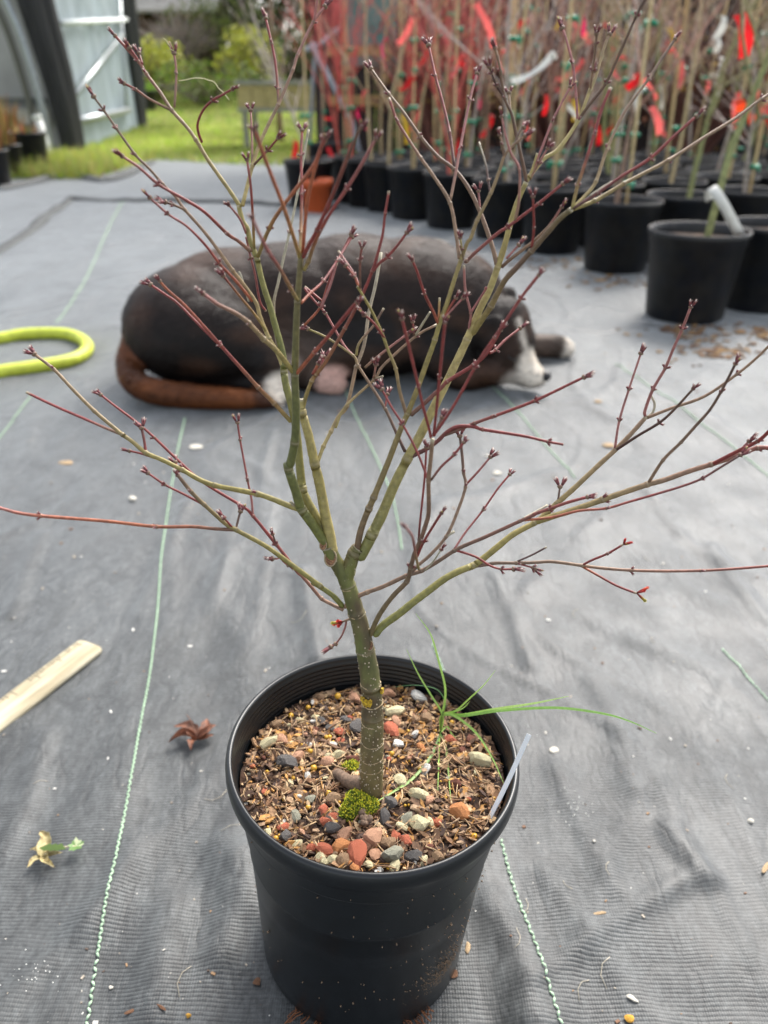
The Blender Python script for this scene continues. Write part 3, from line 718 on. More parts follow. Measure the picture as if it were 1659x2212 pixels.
B_('B 718,405 680,350* 660,300* 650,270 !', 2.6, 2, 'kk'); B_('B 735,450 730,380 !', 2.4, 2.2, 'nn')
B_('B 800,740 815,720o 870,650 930,610 1010,495* 1060,370o 1085,310 1120,190 1140,140 !', 5, 2.8, 'ttn', .05)
B_('B 1062,365 1072,290* 1085,180* 1088,135 !', 2.6, 2.6, 'nb'); B_('B 1085,315 1086,290 !', 2.2, 2.2, 'nn')
B_('B 1010,490 1005,400o 990,260* 960,150 947,115 !', 3, 2.6, 'pp'); B_('B 1020,480 1060,425 1125,340* 1190,200 1250,65* 1290,-10 1310,-60 X', 3.4, 3, 'bbk', .0)
B_('B 805,735 850,640 905,500* 945,420 980,355 !', 3, 2.4, 'ppp', .03); B_('B 815,735 850,670* 888,605 !', 2.4, 2.2, 'np'); B_('B 805,735 825,690 845,625 X', 3, 2.4, 'tt')
B_('D 1035,665 1100,570 1160,480o 1240,330 1320,240 1410,140o B 900,935 940,890 985,855o', 6.8, 5.6, 'obm', -.03, nseg=9)
B_('B 700,1090 740,1055 830,985 900,920 985,858 X', 4, 3, 'bnn', -.01); B_('B 870,950 910,900 945,845 !', 2.8, 2.6, 'np'); B_('B 720,1055 770,1000 !', 2.6, 2.4, 'pp')
B_('B 821,1020 832,930* 828,800 !', 3, 2.8, 'rr')
B_('B 988,853 1010,760* 1040,670 1078,550* 1110,440 1146,358 X', 3.8, 3.6, 'orr', -.02)
B_('B 990,850 1040,800 1085,740o 1130,610* 1200,460 1300,322* 1360,230 1408,160 !', 4, 3, 'tnb', .01)
B_('B 990,852 1090,790* 1190,720 1305,648* 1400,560 1495,475 !', 3.8, 3.2, 'krr', -.03)
B_('B 985,857 1080,820* 1200,750o 1380,655* 1530,560 1659,480 1760,405* T 1700,180 X', 4.6, 3, 'onn', .02)
B_('B 1060,800 1120,760 1190,722 X', 2.6, 2.2, 'dd')
# the middle cluster stem
B_('F 605,1035 650,925 700,840 770,750 855,660o 880,570* 905,480 940,400 975,300 1000,200 D 770,1570o 782,1450 795,1310o', 5.6, 4.6, 'mbn', -.05, nseg=9)
B_('D 785,1300 775,1250 740,1120 708,985* 650,740 605,560 !', 3.2, 3.6, 'rrr', -.08)
B_('D 800,1290 815,1170 838,930* 860,700 872,585 !', 3, 3.6, 'rrr', -.085)
B_('D 800,1290 850,1220 940,1080 1055,870* 1130,750 1180,680* 1340,440* 1400,360 1455,290 !', 3.2, 3.6, 'rrr', -.07)
B_('D 1150,775 1185,755* 1250,690 1340,620 !', 3, 2.6, 'rr'); B_('D 805,1290 830,1230 855,1175 !', 3, 3, 'bb')
B_('D 765,1560 740,1490 690,1370 610,1220* 540,1110 480,1000 !', 2.8, 2.4, 'rrr', -.02); B_('D 705,1990 715,1850 745,1560 757,1360 !', 2.6, 2.4, 'krr', -.03)
B_('D 785,1565 850,1480 925,1410* 990,1330 !', 3, 2.8, 'brr')
B_('D 645,1430 700,1400 760,1370 830,1320 880,1270 940,1235 1000,1228 1060,1235 1110,1250o 1300,1280 1400,1298 1510,1325* 1590,1340 E 470,960 X', 5, 2.8, 'krr', -.02)
B_('D 870,1285 960,1250 1060,1210o 1170,1170* 1280,1130 1430,1072* E 443,640 590,568 !', 4, 3, 'brr', -.02)
B_('D 640,2170 700,2100 780,2030 880,1915o 950,1760 1000,1605* 988,1520* 978,1400 965,1290 !', 3.8, 3.2, 'bnk', .01)
B_('D 1005,1590 1080,1510 1155,1420 !', 2.6, 2.4, 'rp'); B_('D 885,1910 930,1885 X', 3.2, 3, 'dd')
B_('D 700,2040 740,1950* 800,1850 850,1770 !', 2.8, 3.2, 'rrr', -.05); B_('D 710,2120 690,2030 670,1920 620,1850 !', 3, 3.2, 'orp', -.16)
B_('D 745,2130 800,2070 850,1995 !', 2, 2, 'dd', -.03)
# right side
B_('F 438,840 480,785 590,735o 700,695 850,625* 955,590o 1060,530 1175,455o 1270,410 D 1120,1920 1340,1820o 1430,1780 E 300,1365 385,1335* 500,1295 610,1265 !', 5, 3.4, 'nbr', -.02, nseg=9)
B_('D 930,1995 1000,1890 1110,1750* 1200,1620 1275,1530 !', 2.4, 2.2, 'prr', .02)
B_('E 235,1390 310,1350 378,1312 X', 2.6, 2.6, 'dd'); B_('E 232,1400 400,1383 560,1345 720,1330* 860,1290 1000,1250 1150,1205 1270,1160* 1370,1100 1500,1020 !', 3, 2.6, 'crk', -.03)
B_('F 635,1030 690,960 800,880 900,800 1000,725 1100,650 1200,595 1300,555o D 1120,2045 1200,1980 1300,1900 1430,1830o E 360,1370 435,1300o 520,1225 600,1150 690,1065 770,992o 870,890 950,800o', 9, 4.6, 'gon', .05, nseg=12)
B_('E 303,1414 400,1380 500,1350 700,1280* 830,1235 960,1192o 1060,1165 1200,1115 1330,1075o 1450,1035 1600,980* 1700,985 1760,980 X', 7, 5, 'onr', .0, nseg=9)
B_('E 962,1185 1050,1050o 1155,945o 1240,850 1320,760 1385,655* 1435,560 1470,490 !', 3.6, 3, 'nbk', -.02)
B_('E 1335,1075 1480,1000 1600,940* 1680,870 1740,840 X', 4.4, 4, 'rrr', -.03); B_('E 1500,990 1550,940 !', 2.6, 2.4, 'pp')
B_('E 768,985 795,820* 850,640* 890,520 920,430 !', 2.8, 2.4, 'ppp'); B_('E 775,992 900,910 1025,835* 1110,760 1225,635 !', 3.4, 2.8, 'kkb', -.01)
B_('E 945,795 945,760 990,640* 1062,515* 1110,400 1160,290* 1210,160 !', 3.4, 3, 'ppp', .02); B_('E 955,805 1100,748 1290,680 1480,550* 1600,450 1700,350 X', 3.6, 2.8, 'nnn', .02)
B_('E 957,800 990,770 1000,720 972,662 X', 2.8, 2.6, 'dd'); B_('E 437,1295 450,1205 !', 2.4, 2.2, 'bb')
B_('D 930,1998 1060,2040 1150,2095 1220,2118* 1300,2118 !', 2.8, 2.4, 'rrr', -.02)
B_('F 1310,560 D 1130,2090 1200,2080 1320,2080* 1450,2075 E 410,1640 580,1663o 700,1678 860,1690* 1050,1695 1265,1692* 1450,1682 1700,1662 1760,1655 X', 4, 3, 'bnr', .03)
B_('E 200,1640 290,1600 372,1556 X', 2, 2.2, 'kk'); B_('E 205,1652 290,1675* 305,1685 !', 2, 2, 'rr')
t1 = B_('E 582,1660 640,1630 725,1595* 820,1540 X', 2.6, 2.4, 'rr'); t2 = B_('E 585,1672 680,1725 780,1780 895,1825 X', 2.8, 2.6, 'crr')
t3 = B_('F 540,895 500,905 450,922 425,932 X', 4, 2, 'nn'); t4 = B_('F 450,922 440,970 415,1030 378,1080 !', 2.2, 2.2, 'pp'); B_('F 378,1080 345,1100 !', 1.6, 1.6, 'pp')
# cut branch scars on the trunk
def world_at(z, x, y, off=0):
    a, b = zdisp(z, x, y); return P(a, b, Y0(b)+off)
M_scar = mat('cut_scar', S(150,112,80), .85, .4, 900, bump=.5, bscale=1200, col2=S(90,60,44))
M_callus = mat('callus_ring', S(150,134,108), .85, .3, 900)
def scar(z, x, y, rad, ny=-1):
    c = world_at(z, x, y); k = depth(c)/F; R_ = rad*k; n = Vector((-.12, -.86, .5)).normalized()
    par_r = 16*k; c = c + n*par_r*1.0
    u = Vector((0,0,1)); u = (u-n*u.dot(n)).normalized(); w = n.cross(u); mb = MB(); ring = []
    for i in range(25):
        a = 6.283*i/24; ring.append(c-O+u*math.cos(a)*R_*1.15+w*math.sin(a)*R_*.85)
    mb.tube(ring, R_*.11, 6); o = mb.build('scar_ring', M_callus, trunk)
    mb = MB(); mb.add([c-O-n*.0002+ (q-(c-O))*.98 for q in ring[:-1]]+[c-O-n*.0008], [(i, (i+1) % 24, 24) for i in range(24)]); mb.build('cut_scar', M_scar, trunk, smooth=False)
scar('F', 352, 505, 15); scar('F', 303, 420, 9); scar('F', 612, 1085, 9)
# corky lenticels
M_len = mat('lenticel', S(180,166,142), .9)
mb = MB()
def tr_axis(y):
    pts = [(2010,614),(1720,622),(1440,622),(1250,600),(1040,560),(870,515),(690,460),(540,385),(430,325)]
    for (a, xa), (b, xb) in zip(pts[:-1], pts[1:]):
        if a >= y >= b: return xa+(xb-xa)*(a-y)/(a-b)
    return 614
for k in range(250):
    y = 2010-abs(rnd.gauss(0, 520)) if rnd.random() < .75 else rnd.uniform(430, 2010)
    if y < 430: continue
    if rnd.random() < .25: y = rnd.choice([1890,1830,1730,1600,1345,1120,880])+rnd.gauss(0,4)
    x = tr_axis(y); dx, dy = zdisp('F', x, y); p = P(dx, dy, Y0(dy)); rr = (27-12.5*(2010-y)/1580)*depth(p)/F
    a = rnd.uniform(-3.14, 0); nrm = Vector((math.cos(a), math.sin(a), 0)); s_ = rnd.choice([.0003,.0004,.0005,.0008])
    mb.box(p+nrm*rr*1.0-O, (s_*1.5, s_*1.2, s_), Euler((0,0,a)).to_matrix())
for (z, pts, rr) in (('D', [(420,1900),(640,1430),(1010,690)], 11), ('C', [(1518,980),(1468,740),(1410,500)], 11), ('F', [(700,960),(1000,725),(1300,555)], 8), ('F', [(450,660),(480,530),(510,460)], 15)):
    for k in range(60):
        i = rnd.randrange(len(pts)-1); t = rnd.random(); x = pts[i][0]+(pts[i+1][0]-pts[i][0])*t; y = pts[i][1]+(pts[i+1][1]-pts[i][1])*t
        dx, dy = zdisp(z, x, y); o_, r_ = near(dx, dy); p = P(dx, dy, Y0(dy)+o_); a = rnd.uniform(-3.14, .3); s_ = rnd.uniform(.00025,.0005)
        mb.box(p+Vector((math.cos(a), math.sin(a), 0))*r_*depth(p)/F*1.0-O, (s_, s_, s_), Euler((0,0,a)).to_matrix())
mr_ = MB()
for y, w_ in ((1120,1.0),(1345,1.1),(1470,1.3),(1600,1.0),(1730,.8),(1830,.7),(880,1.1),(700,1.0),(1895,.7)):
    x = tr_axis(y); dx, dy = zdisp('F', x, y); p = P(dx, dy, Y0(dy)); rr = (27-12.5*(2010-y)/1580)*depth(p)/F; tl = rnd.uniform(-.12,.12)
    mr_.tube([p-O+Vector((math.cos(a)*rr*.99, math.sin(a)*rr*.99, rr*tl*math.cos(a)+.0003*math.sin(5*a+y))) for a in [6.283*i/28 for i in range(29)]], [.00042*w_*(1+.5*math.sin(i*1.7+y)) for i in range(29)], 4)
mr_.build('bark_rings', mat('bark_ring', S(168,146,112), .9, .4, 600), trunk, kind='stuff')
mb.build('lenticels', M_len, trunk, kind='stuff', smooth=False)
# yellow budding mark and graft knuckle
M_yel = mat('yellow_graft_mark', S(205,170,40), .8, .4, 500, col2=S(140,110,40))
mb = MB()
for x, y, w_, h_ in ((575,1430,26,22),(605,1425,20,26),(690,1375,10,18),(560,1415,10,14)):
    p = world_at('F', x, y); k = depth(p)/F*.3225; ax = world_at('F', tr_axis(y), y); v = Vector((x-tr_axis(y), 0))*k; R_ = 25*depth(p)/F*1.04
    for j in range(40):
        xx = max(-.97, min(.97, (v.x+rnd.gauss(0, w_*.35)*k)/R_)); n = Vector((xx, -math.sqrt(1-xx*xx), 0))
        mb.box(ax+n*R_+Vector((0,0,rnd.gauss(0,h_*.4)*k*1.2))-O, (.0016,.0009,.0014), Euler((0,0,math.atan2(n.y, n.x))).to_matrix())
mb.build('yellow_mark', M_yel, trunk, smooth=False)
# surface root and old knuckles at the foot
M_rootk = mat('old_root', S(112,92,76), .9, .4, 200, bump=.6, bscale=300, bdist=.001)
x, y, w = onsoil(*zdisp('F', 380, 1985))
mb = MB(); b0 = trunk and (world_at('F', 560, 2030)-O)
a0 = Vector((x, y, soil_z(x, y)+.004))
mb.tube(catmull([a0+Vector((-.002,.001,-.002)), a0+Vector((.003,0,.001)), (a0+b0)/2+Vector((0,-.002,.001)), b0+Vector((.002,0,0))], 4), [.0025,.0042,.0048,.005,.0047,.0046,.005,.0052,.0055,.006,.0066,.007,.0075][:13], 10)
mb.build('surface_root', M_rootk, trunk)
x, y, w = onsoil(*zdisp('F', 690, 2100)); mb = MB()
x2, y2, _ = onsoil(*z5(815, 860))
q = [Vector((b0.x+.006, b0.y-.004, soil_z(x,y)+.010)), Vector((x, y, soil_z(x,y)+.004)), Vector(((x+x2)/2+.002, (y+y2)/2, soil_z(x,y)+.003)), Vector((x2, y2, soil_z(x2,y2)+.001))]
mb.tube(catmull(q, 4), .0016, 6); mb.build('surface_root', M_rootk, trunk)
x, y, w = onsoil(*z5(740, 870)); mb = MB()
for k in range(6):
    a = rnd.uniform(0, 6.28); c_ = Vector((x+rnd.gauss(0,.0022), y+rnd.gauss(0,.0035), soil_z(x,y)+.003)); mb.tube(catmull([c_, c_+Vector((math.cos(a)*.004, math.sin(a)*.003, .002)), c_+Vector((math.cos(a+1)*.004, math.sin(a+1)*.005, 0))], 3), [.0018,.0024,.0022,.0020,.0022,.0020,.0012], 6)
mb.build('surface_root', M_rootk, trunk)
# unfolding leaves
M_leaf = mat('unfolding_leaf', attr='col', rough=.5, var=.2, vscale=800, trans=.3)
def leaflet(par, z, x, y, dirs, size, off=None):
    dx, dy = zdisp(z, x, y); o_, _ = near(dx, dy); p = P(dx, dy, Y0(dy)+(o_ if off is None else off)); k = depth(p)/F
    mb = MB()
    for (ddx, ddy), cc in dirs:
        d = (P(dx+ddx*.01*100, dy+ddy, Y0(dy)+o_+rnd.uniform(-.004,.004))-p); l = d.length; d.normalize()
        mb.tube([p, p+d*l*.3, p+d*l*.6, p+d*l*.75], [.0004,.0009,.0010,.0006], 6, [S(90,30,30), S(150,50,45), cc, cc])
        sd = d.cross(Vector((0,-1,.3))).normalized()
        for j in range(5):
            a = (j-2)*.42; dd = (d*math.cos(a)+sd*math.sin(a)).normalized(); q = p+d*l*.62; L_ = size*k*(1-.14*abs(j-2))
            n_ = Vector((0,-1,.4)).normalized(); s2 = dd.cross(n_).normalized()*L_*.16
            mb.add([q, q+dd*L_*.5+s2-n_*0.0004, q+dd*L_, q+dd*L_*.5-s2+n_*.0004], [(0,1,2,3)], [cc, cc, tuple(min(1,c*1.5) for c in cc), cc])
    mb.v = [tuple(Vector(v)-O) for v in mb.v]
    mb.build('young_leaf', M_leaf, par)
rd_, or_, yg = S(190,44,34), S(214,92,60), S(170,160,60)
leaflet(t1, 'E', 820, 1540, [((5,-16), rd_), ((24,-6), rd_), ((12,-2), yg)], 7)
leaflet(t2, 'E', 895, 1822, [((34,-16), or_), ((26,24), yg), ((22,-6), rd_)], 9)
leaflet(t3, 'F', 425, 932, [((-26,8), or_), ((-12,12), rd_), ((-14,-2), rd_), ((-32,4), yg)], 9)
leaflet(trunk, 'A', 280, 265, [((-5,-18), or_), ((2,-14), yg)], 5, .05)
print('buds', nb[0])
# curly pale fibre caught on the twigs
M_fibre = mat('plant_fibre', S(205,198,160), .8)
q = [zdisp('A', x, y) for x, y in [(560,440),(600,432),(640,422),(690,424),(720,435),(755,450),(775,480),(800,510),(835,545)]]
mb = MB(); mb.tube([p-O for p in catmull([P(x+rnd.uniform(-2,2), y+rnd.uniform(-2,2), Y0(y)+.03) for x, y in q], 4)], .00025, 4)
q = [zdisp('A', x, y) for x, y in [(475,207),(492,220),(500,240),(512,250),(515,268),(530,275)]]
mb.tube([p-O for p in catmull([P(x+rnd.uniform(-1,1), y, Y0(y)+.03) for x, y in q], 4)], .0002, 4)
mb.build('hair_fibre', M_fibre, plant)

# ------------------------------------------------------------------ weed tuft and the label stick in the pot
M_grassb = mat('grass_blade', attr='col', rough=.45, var=.15, vscale=300, trans=.25)
weed = thing('grass_weed', (0,0,0), 'tuft of thin green grass growing from the right side of the pot', 'grass weed')
x, y, wz = onsoil(951, 1590); crown = Vector((x, y, soil_z(x, y)))+O; weed.location = crown
YC = crown.y
def blade(pts, w, c0=S(126,160,70), c1=S(160,195,105)):
    q = catmull([p-crown for p in pts], 5); n = len(q)
    ww = [w*max(.12, min(1, 3*i/n+.4))*(1-(i/(n-1))**3*.9) for i in range(n)]
    mb = MB(); side = []
    for i in range(n):
        t = (q[min(i+1,n-1)]-q[max(i-1,0)]).normalized(); v = (q[i]+crown-Vector((0,0,CAM_H))).normalized(); side.append((t.cross(v)+Vector((0,0,.25))).normalized())
    nrm = [side[i].cross((q[min(i+1,n-1)]-q[max(i-1,0)]).normalized()) for i in range(n)]
    vs = []
    for i, p in enumerate(q): vs += [p-side[i]*ww[i]/2, p+nrm[i]*ww[i]*.22, p+side[i]*ww[i]/2]
    cs = []
    for i in range(n): c = tuple(a+(b-a)*i/n for a, b in zip(c0, c1)); cs += [c, tuple(k*1.25 for k in c), c]
    mb.add(vs, [(3*i+k, 3*i+k+1, 3*i+k+4, 3*i+k+3) for i in range(n-1) for k in (0,1)], cs)
    mb.build('blade', M_grassb, weed)
def up(pts, dY=0): return [crown+Vector((0,0,.001)), P(956,1545,YC)]+[P(x, y, YC+dY*(i+1)/len(pts)) for i, (x, y) in enumerate(pts)]
blade(up([(962,1490),(948,1430),(930,1370),(898,1325)], .02), .0022)
blade(up([(930,1500),(903,1455),(878,1402)], .015), .0018)
blade(up([(962,1520),(945,1490),(900,1480),(848,1484)], .012), .0012, S(80,110,60), S(80,120,80))
blade(up([(985,1535),(1015,1508),(1045,1480),(1070,1448)], .0), .0016, S(130,160,60))
blade(up([(975,1540),(1000,1530),(1015,1515)], .0), .0014)
zr = .262
def lvl(pts, zs): return [crown+Vector((0,0,.001)), P(956,1545,YC)]+[G(x, y, z) for (x, y), z in zip(pts, zs)]
blade(lvl([(1000,1545),(1070,1532),(1150,1520),(1228,1504)], [.245,.256,.27,.28]), .0030, S(140,180,76), S(190,220,130))
blade(lvl([(1000,1546),(1080,1535),(1200,1529),(1300,1541),(1360,1558),(1418,1584)], [.245,.256,.268,.265,.255,.24]), .0026, S(130,172,74), S(150,195,100))
blade(lvl([(985,1548),(1030,1585),(1065,1640),(1088,1692)], [.246,.244,.240,.236]), .0024)
def onw(pts): return [crown+Vector((0,0,.004))]+[Vector(onsoil(x, y)[2])+Vector((0,-.001,.004)) for x, y in pts]
blade(onw([(948,1610),(947,1660),(945,1720)]), .0016, S(150,180,80)); blade(onw([(930,1640),(890,1688),(850,1715),(812,1738)]), .0026, S(90,120,60))
blade(onw([(962,1620),(968,1670),(973,1732)]), .0020, S(80,115,60)); blade(onw([(965,1575),(975,1590),(985,1600)]), .0018)
tagm = MB(); a, b = G(1042,1795,.213), P(1145,1586,.405)
top = G(1143,1586,.29); bot = G(1040,1800,.212)
d = (top-bot).normalized(); mid = [bot.lerp(top, t) for t in (0,.2,.4,.6,.8,1)]
mid = [p+Vector((0,0,-.004*math.sin(math.pi*t))) for p, t in zip(mid, (0,.2,.4,.6,.8,1))]
v = (mid[3]-Vector((0,0,CAM_H))).normalized(); s1 = (d.cross(v)).normalized(); s2 = max(((s1*.62+v*.78).normalized(), (s1*.62-v*.78).normalized()), key=lambda q: abs(q.cross(d).z))
base = mid[0].copy(); n2 = s2.cross(d).normalized()*.0003; vs = []
for p in mid: vs += [p-base-s2*.0026+n2, p-base+s2*.0026+n2, p-base+s2*.0026-n2, p-base-s2*.0026-n2]
tagm.add(vs, [(4*i+k, 4*i+(k+1) % 4, 4*i+4+(k+1) % 4, 4*i+4+k) for i in range(5) for k in range(4)]+[(0,1,2,3),(23,22,21,20)])
M_tag = mat('white_plastic', S(235,240,244), .35, .05, 40, trans=.2)
tagm.build('plant_label', M_tag, None, smooth=False, loc=base, label='narrow white plastic plant label leaning over the right rim of the near pot', cat='plant label')
# ------------------------------------------------------------------ small things on the cloth
def on_cloth(x, y, up=0.0):
    g = G(x, y); return Vector((g.x, g.y, czh(g.x, g.y)+up))
M_wood = mat('weathered_wood', S(190,181,156), .75, .2, 30, bump=.25, bscale=160, bdist=.0006, stretch=(.25,3,3), col2=S(158,146,118))
M_ink = mat('faded_ink', S(92,84,70), .8)
a, b = G(198,1392,.006), G(-260,1745,.006)
d = (b-a); Lr = d.length; d.normalize(); ang = math.atan2(d.y, d.x)
# stick measured from its two edges
ruler = thing('measuring_stick', (a.x, a.y, .002), 'pale worn wooden measuring stick lying on the cloth at the left edge', 'ruler', rot=(0,0,ang))
W_ = .047; T_ = .0085; mb = MB(); vs = []; prof = [(-.5,.0),(-.5,.55),(-.44,.9),(-.36,1.0),(.36,1.0),(.44,.9),(.5,.55),(.5,.0)]
xs_ = [0,.003,.008,.03,.1,.2,Lr]; ws_ = [.80,.92,1,1,1,1,1]
for x, w in zip(xs_, ws_):
    for py, pz in prof: vs.append((x, py*W_*w, pz*T_*(1 if x > .004 else (.7 if x == 0 else .95))))
n = len(prof)
mb.add(vs, [(i*n+k, (i+1)*n+k, (i+1)*n+(k+1) % n, i*n+(k+1) % n) for i in range(len(xs_)-1) for k in range(n)]+[tuple(range(n)), tuple((len(xs_)-1)*n+k for k in range(n-1,-1,-1))])
mb.build('wooden_body', M_wood, ruler)
mb = MB(); side = -1
for i in range(60):
    x = .012+i*.0048; l = .006 if i % 2 else .009
    if i % 8 == 0: l = .014
    if rnd.random() < .25: continue
    mb.box((x, side*(W_*.5-.004-l/2), T_+.0001), (.0011, l, .0002))
mb.build('scale_marks', M_ink, ruler, kind='stuff', smooth=False)
def text(s, size, loc, rz, m, par, name='numeral', ext=.0001, rx=0):
    cu = bpy.data.curves.new(name, 'FONT'); cu.body = s; cu.size = size; cu.extrude = ext; cu.align_x = 'CENTER'; cu.align_y = 'CENTER'
    cu.materials.append(m); tmp = bpy.data.objects.new('tmp', cu); C.collection.objects.link(tmp); me = bpy.data.meshes.new_from_object(tmp.evaluated_get(bpy.context.evaluated_depsgraph_get())); bpy.data.objects.remove(tmp); bpy.data.curves.remove(cu)
    o = link(name, me, par, loc); o.rotation_euler = (rx, 0, rz); return o
text('10', .016, (.272, -.006, T_+.0002), math.radians(180), M_ink, ruler)

# hose
M_hose = mat('lime_hose', S(192,202,66), .5, .18, 26, bump=.25, bscale=220, bdist=.0008)
pts = [(-260,778),(-120,758),(0,741),(50,734),(100,730),(148,732),(178,742),(191,761),(170,781),(122,796),(60,807),(0,817),(-120,838),(-300,872)]
hp = catmull([on_cloth(x, y, .016) for x, y in pts], 8)
mb = MB(); mb.tube([p-hp[0] for p in hp], .0190, 16)
mb.build('garden_hose', M_hose, None, loc=hp[0], label='lime green garden hose curving in a loop on the cloth at the left edge', cat='hose')

# dry leaves
def curled_leaf(name, x, y, seed, col, col2, lobes, size, label, cat='leaf', sprig=False):
    r = random.Random(seed); c = on_cloth(x, y, .002); t = thing(name, c, label, cat)
    m = mat('dry_leaf', attr='col', rough=.65, var=.35, vscale=160, bump=.4, bscale=300, trans=.12); mb = MB()
    k = depth(c)/F
    for (dx, dy) in lobes:
        d = G(x+dx, y+dy)-G(x, y); L_ = d.length; d.normalize(); s_ = Vector((-d.y, d.x, 0)); vs, cs = [], []
        n = 8; cup = r.uniform(.3, .9); lift = r.uniform(.1,.5)
        for i in range(n+1):
            u = i/n; w = L_*.30*math.sin(math.pi*min(1, u*.9+.1))**.7*(1-u*.55)
            zz = .004+L_*lift*math.sin(u*math.pi*.8)*.6
            p = d*L_*u+s_*L_*.12*math.sin(u*4+seed)
            for q in (-1,-.5,0,.5,1):
                jag = 1+(.25*r.uniform(-1,1) if abs(q) == 1 else 0)
                vs.append(p+s_*q*w*jag*math.cos(cup*abs(q))+Vector((0,0,zz+abs(q)**1.5*w*cup*1.1+r.uniform(-.0006,.0006))))
                cc = col if r.random() < .6 else col2; cs.append(cc)
        mb.add(vs, [(i*5+j, i*5+j+1, (i+1)*5+j+1, (i+1)*5+j) for i in range(n) for j in range(4)], cs)
    mb.build('leaf_blade', m, t)
    if sprig:
        mb = MB(); e = G(x+70, y-14)-G(x, y); mb.tube(catmull([Vector((.0,0,.006)), e*.5+Vector((0,0,.012)), e+Vector((0,0,.010))], 4), .0009, 5, None)
        mb.build('stalk', mat('pale_stalk', S(190,180,150), .8), t)
        mb = MB()
        for j in range(9):
            a_ = j*2.4; p = e+Vector((0,0,.01)); dd = Vector((math.cos(a_), math.sin(a_), .4)).normalized()*.011*r.uniform(.6,1.1); s_ = dd.cross(Vector((0,0,1))).normalized()*.003
            cc = S(110,146,80) if j % 3 else S(205,215,170); mb.add([p, p+dd*.5+s_, p+dd, p+dd*.5-s_], [(0,1,2,3)], [cc]*4)
        for j in range(3):
            p = Vector((-.006+j*.006,.004,.012)); mb.add([p, p+Vector((.012,.003,.004)), p+Vector((.018,-.002,.001)), p+Vector((.008,-.005,.002))], [(0,1,2,3)], [S(96,120,60)]*4)
        mb.build('green_sprig', M_leaf, t)
    else:
        mb = MB(); e = G(x-22, y-44)-G(x, y); mb.tube(catmull([Vector((0,0,.008)), e*.5+Vector((0,0,.018)), e+Vector((0,0,.012))], 4), .0006, 5)
        mb.build('stalk', mat('brown_stalk', S(110,80,66), .8), t)
curled_leaf('dry_leaf', 428, 1607, 3, S(126,78,54), S(92,58,42), [(-48,-26),(-62,8),(-16,30),(26,-42),(44,-24),(-30,-14),(36,-6)], 1, 'curled rusty brown dry maple leaf on the cloth left of the near pot')
curled_leaf('dry_leaf', 100, 1862, 9, S(190,176,128), S(146,128,84), [(-6,-52),(-30,-14),(-38,26),(22,30),(40,-4),(6,-24)], 1, 'shrivelled yellow leaf with a small green sprig on the cloth at lower left', sprig=True)

# loose debris: named grit and crumbs
M_deb = {k: mat('debris', c, .9, .3, 300, bump=.5, bscale=400) for k, c in dict(w=S(206,200,186), t=S(176,150,116), b=S(110,78,56), y=S(200,150,60), k=S(60,52,46)).items()}
def bit(name, x, y, px, key, label, cat, flat=.5, stretch=1, rz=0):
    p = on_cloth(x, y); s = px*depth(p)/F
    link(name, stone_mesh(int(x*3+y), M_deb[key]), None, (p.x, p.y, p.z+s*flat*.35), rot=(0,0,rz), scale=(s*stretch, s, s*flat), label=label, cat=cat)
bit('pebble', 286, 1078, 17, 'w', 'pale round pebble on the cloth below the green thread left of the twigs', 'pebble', .8)
bit('pebble', 1620, 1776, 13, 'w', 'small white pebble near the right edge level with the near pot', 'pebble', .8)
bit('pebble', 1358, 2204, 20, 'y', 'orange yellow pebble at the bottom edge right of the near pot', 'pebble', .8)
bit('fertilizer_bead', 408, 2200, 12, 'y', 'yellow round bead on the cloth near the bottom edge left of the pot', 'bead', 1)
bit('pebble', 240, 2135, 10, 'w', 'tiny square pale grit piece at lower left beside the green thread', 'pebble', .7)
bit('bark_chip', 1314, 964, 26, 't', 'beige flat chip on the cloth under the right twigs', 'wood chip', .3)
bit('bark_chip', 1290, 873, 18, 't', 'small tan chip on the cloth right of the dog muzzle', 'wood chip', .4)
bit('bark_chip', 1075, 1022, 20, 'w', 'cream chip on the cloth behind the middle twigs', 'wood chip', .4)
bit('bark_chip', 1056, 985, 16, 'w', 'cream chip behind the bud right of centre', 'wood chip', .4)
bit('bark_chip', 143, 1000, 22, 't', 'tan chip lying flat at left under the long red twig', 'wood chip', .3, 1.4)
bit('bark_chip', 285, 2190, 10, 'b', 'brown splinter near the bottom edge left of the bead', 'wood chip', .4, 2.6, .4)
bit('bark_chip', 350, 2186, 9, 'b', 'reddish splinter near the bottom edge between thread and pot', 'wood chip', .4, 3, -.5)
bit('seed_husk', 1010, 2048, 13, 't', 'striped oval seed husk on the cloth right of the near pot', 'seed husk', .5, 2.2, 1.3)
bit('seed_husk', 1364, 2163, 14, 'w', 'curved pale seed husk at the lower right edge', 'seed husk', .5, 2, -.6)
bit('bark_chip', 1295, 1978, 9, 't', 'thin ridged beige stalk piece at lower right', 'wood chip', .5, 3.4, .1)
bit('bark_chip', 1652, 1880, 11, 't', 'tan splinter at the right edge', 'wood chip', .4, 3, .8)
bit('soil_crumb', 980, 2105, 24, 'b', 'dark brown soil crumb beside the foot of the near pot', 'soil crumb', .25)
bit('soil_crumb', 555, 2122, 22, 'b', 'soil crumb stuck at the left foot of the near pot', 'soil crumb', .5)
bit('pebble', 1196, 1392+230, 20, 'w', 'pale crumb with dusty halo right of the pot rim', 'pebble', .35)
bit('pebble', 423, 970, 26, 'w', 'whitish crumb on the cloth under the dog tail', 'pebble', .3, 1.2)
for i, (x, y, s, k) in enumerate([(700,975,15,'t'),(1195,1180,14,'t'),(1270,1110,12,'b'),(1500,1180,12,'t'),(1080,1035,14,'t')]): pass
mb = MB()
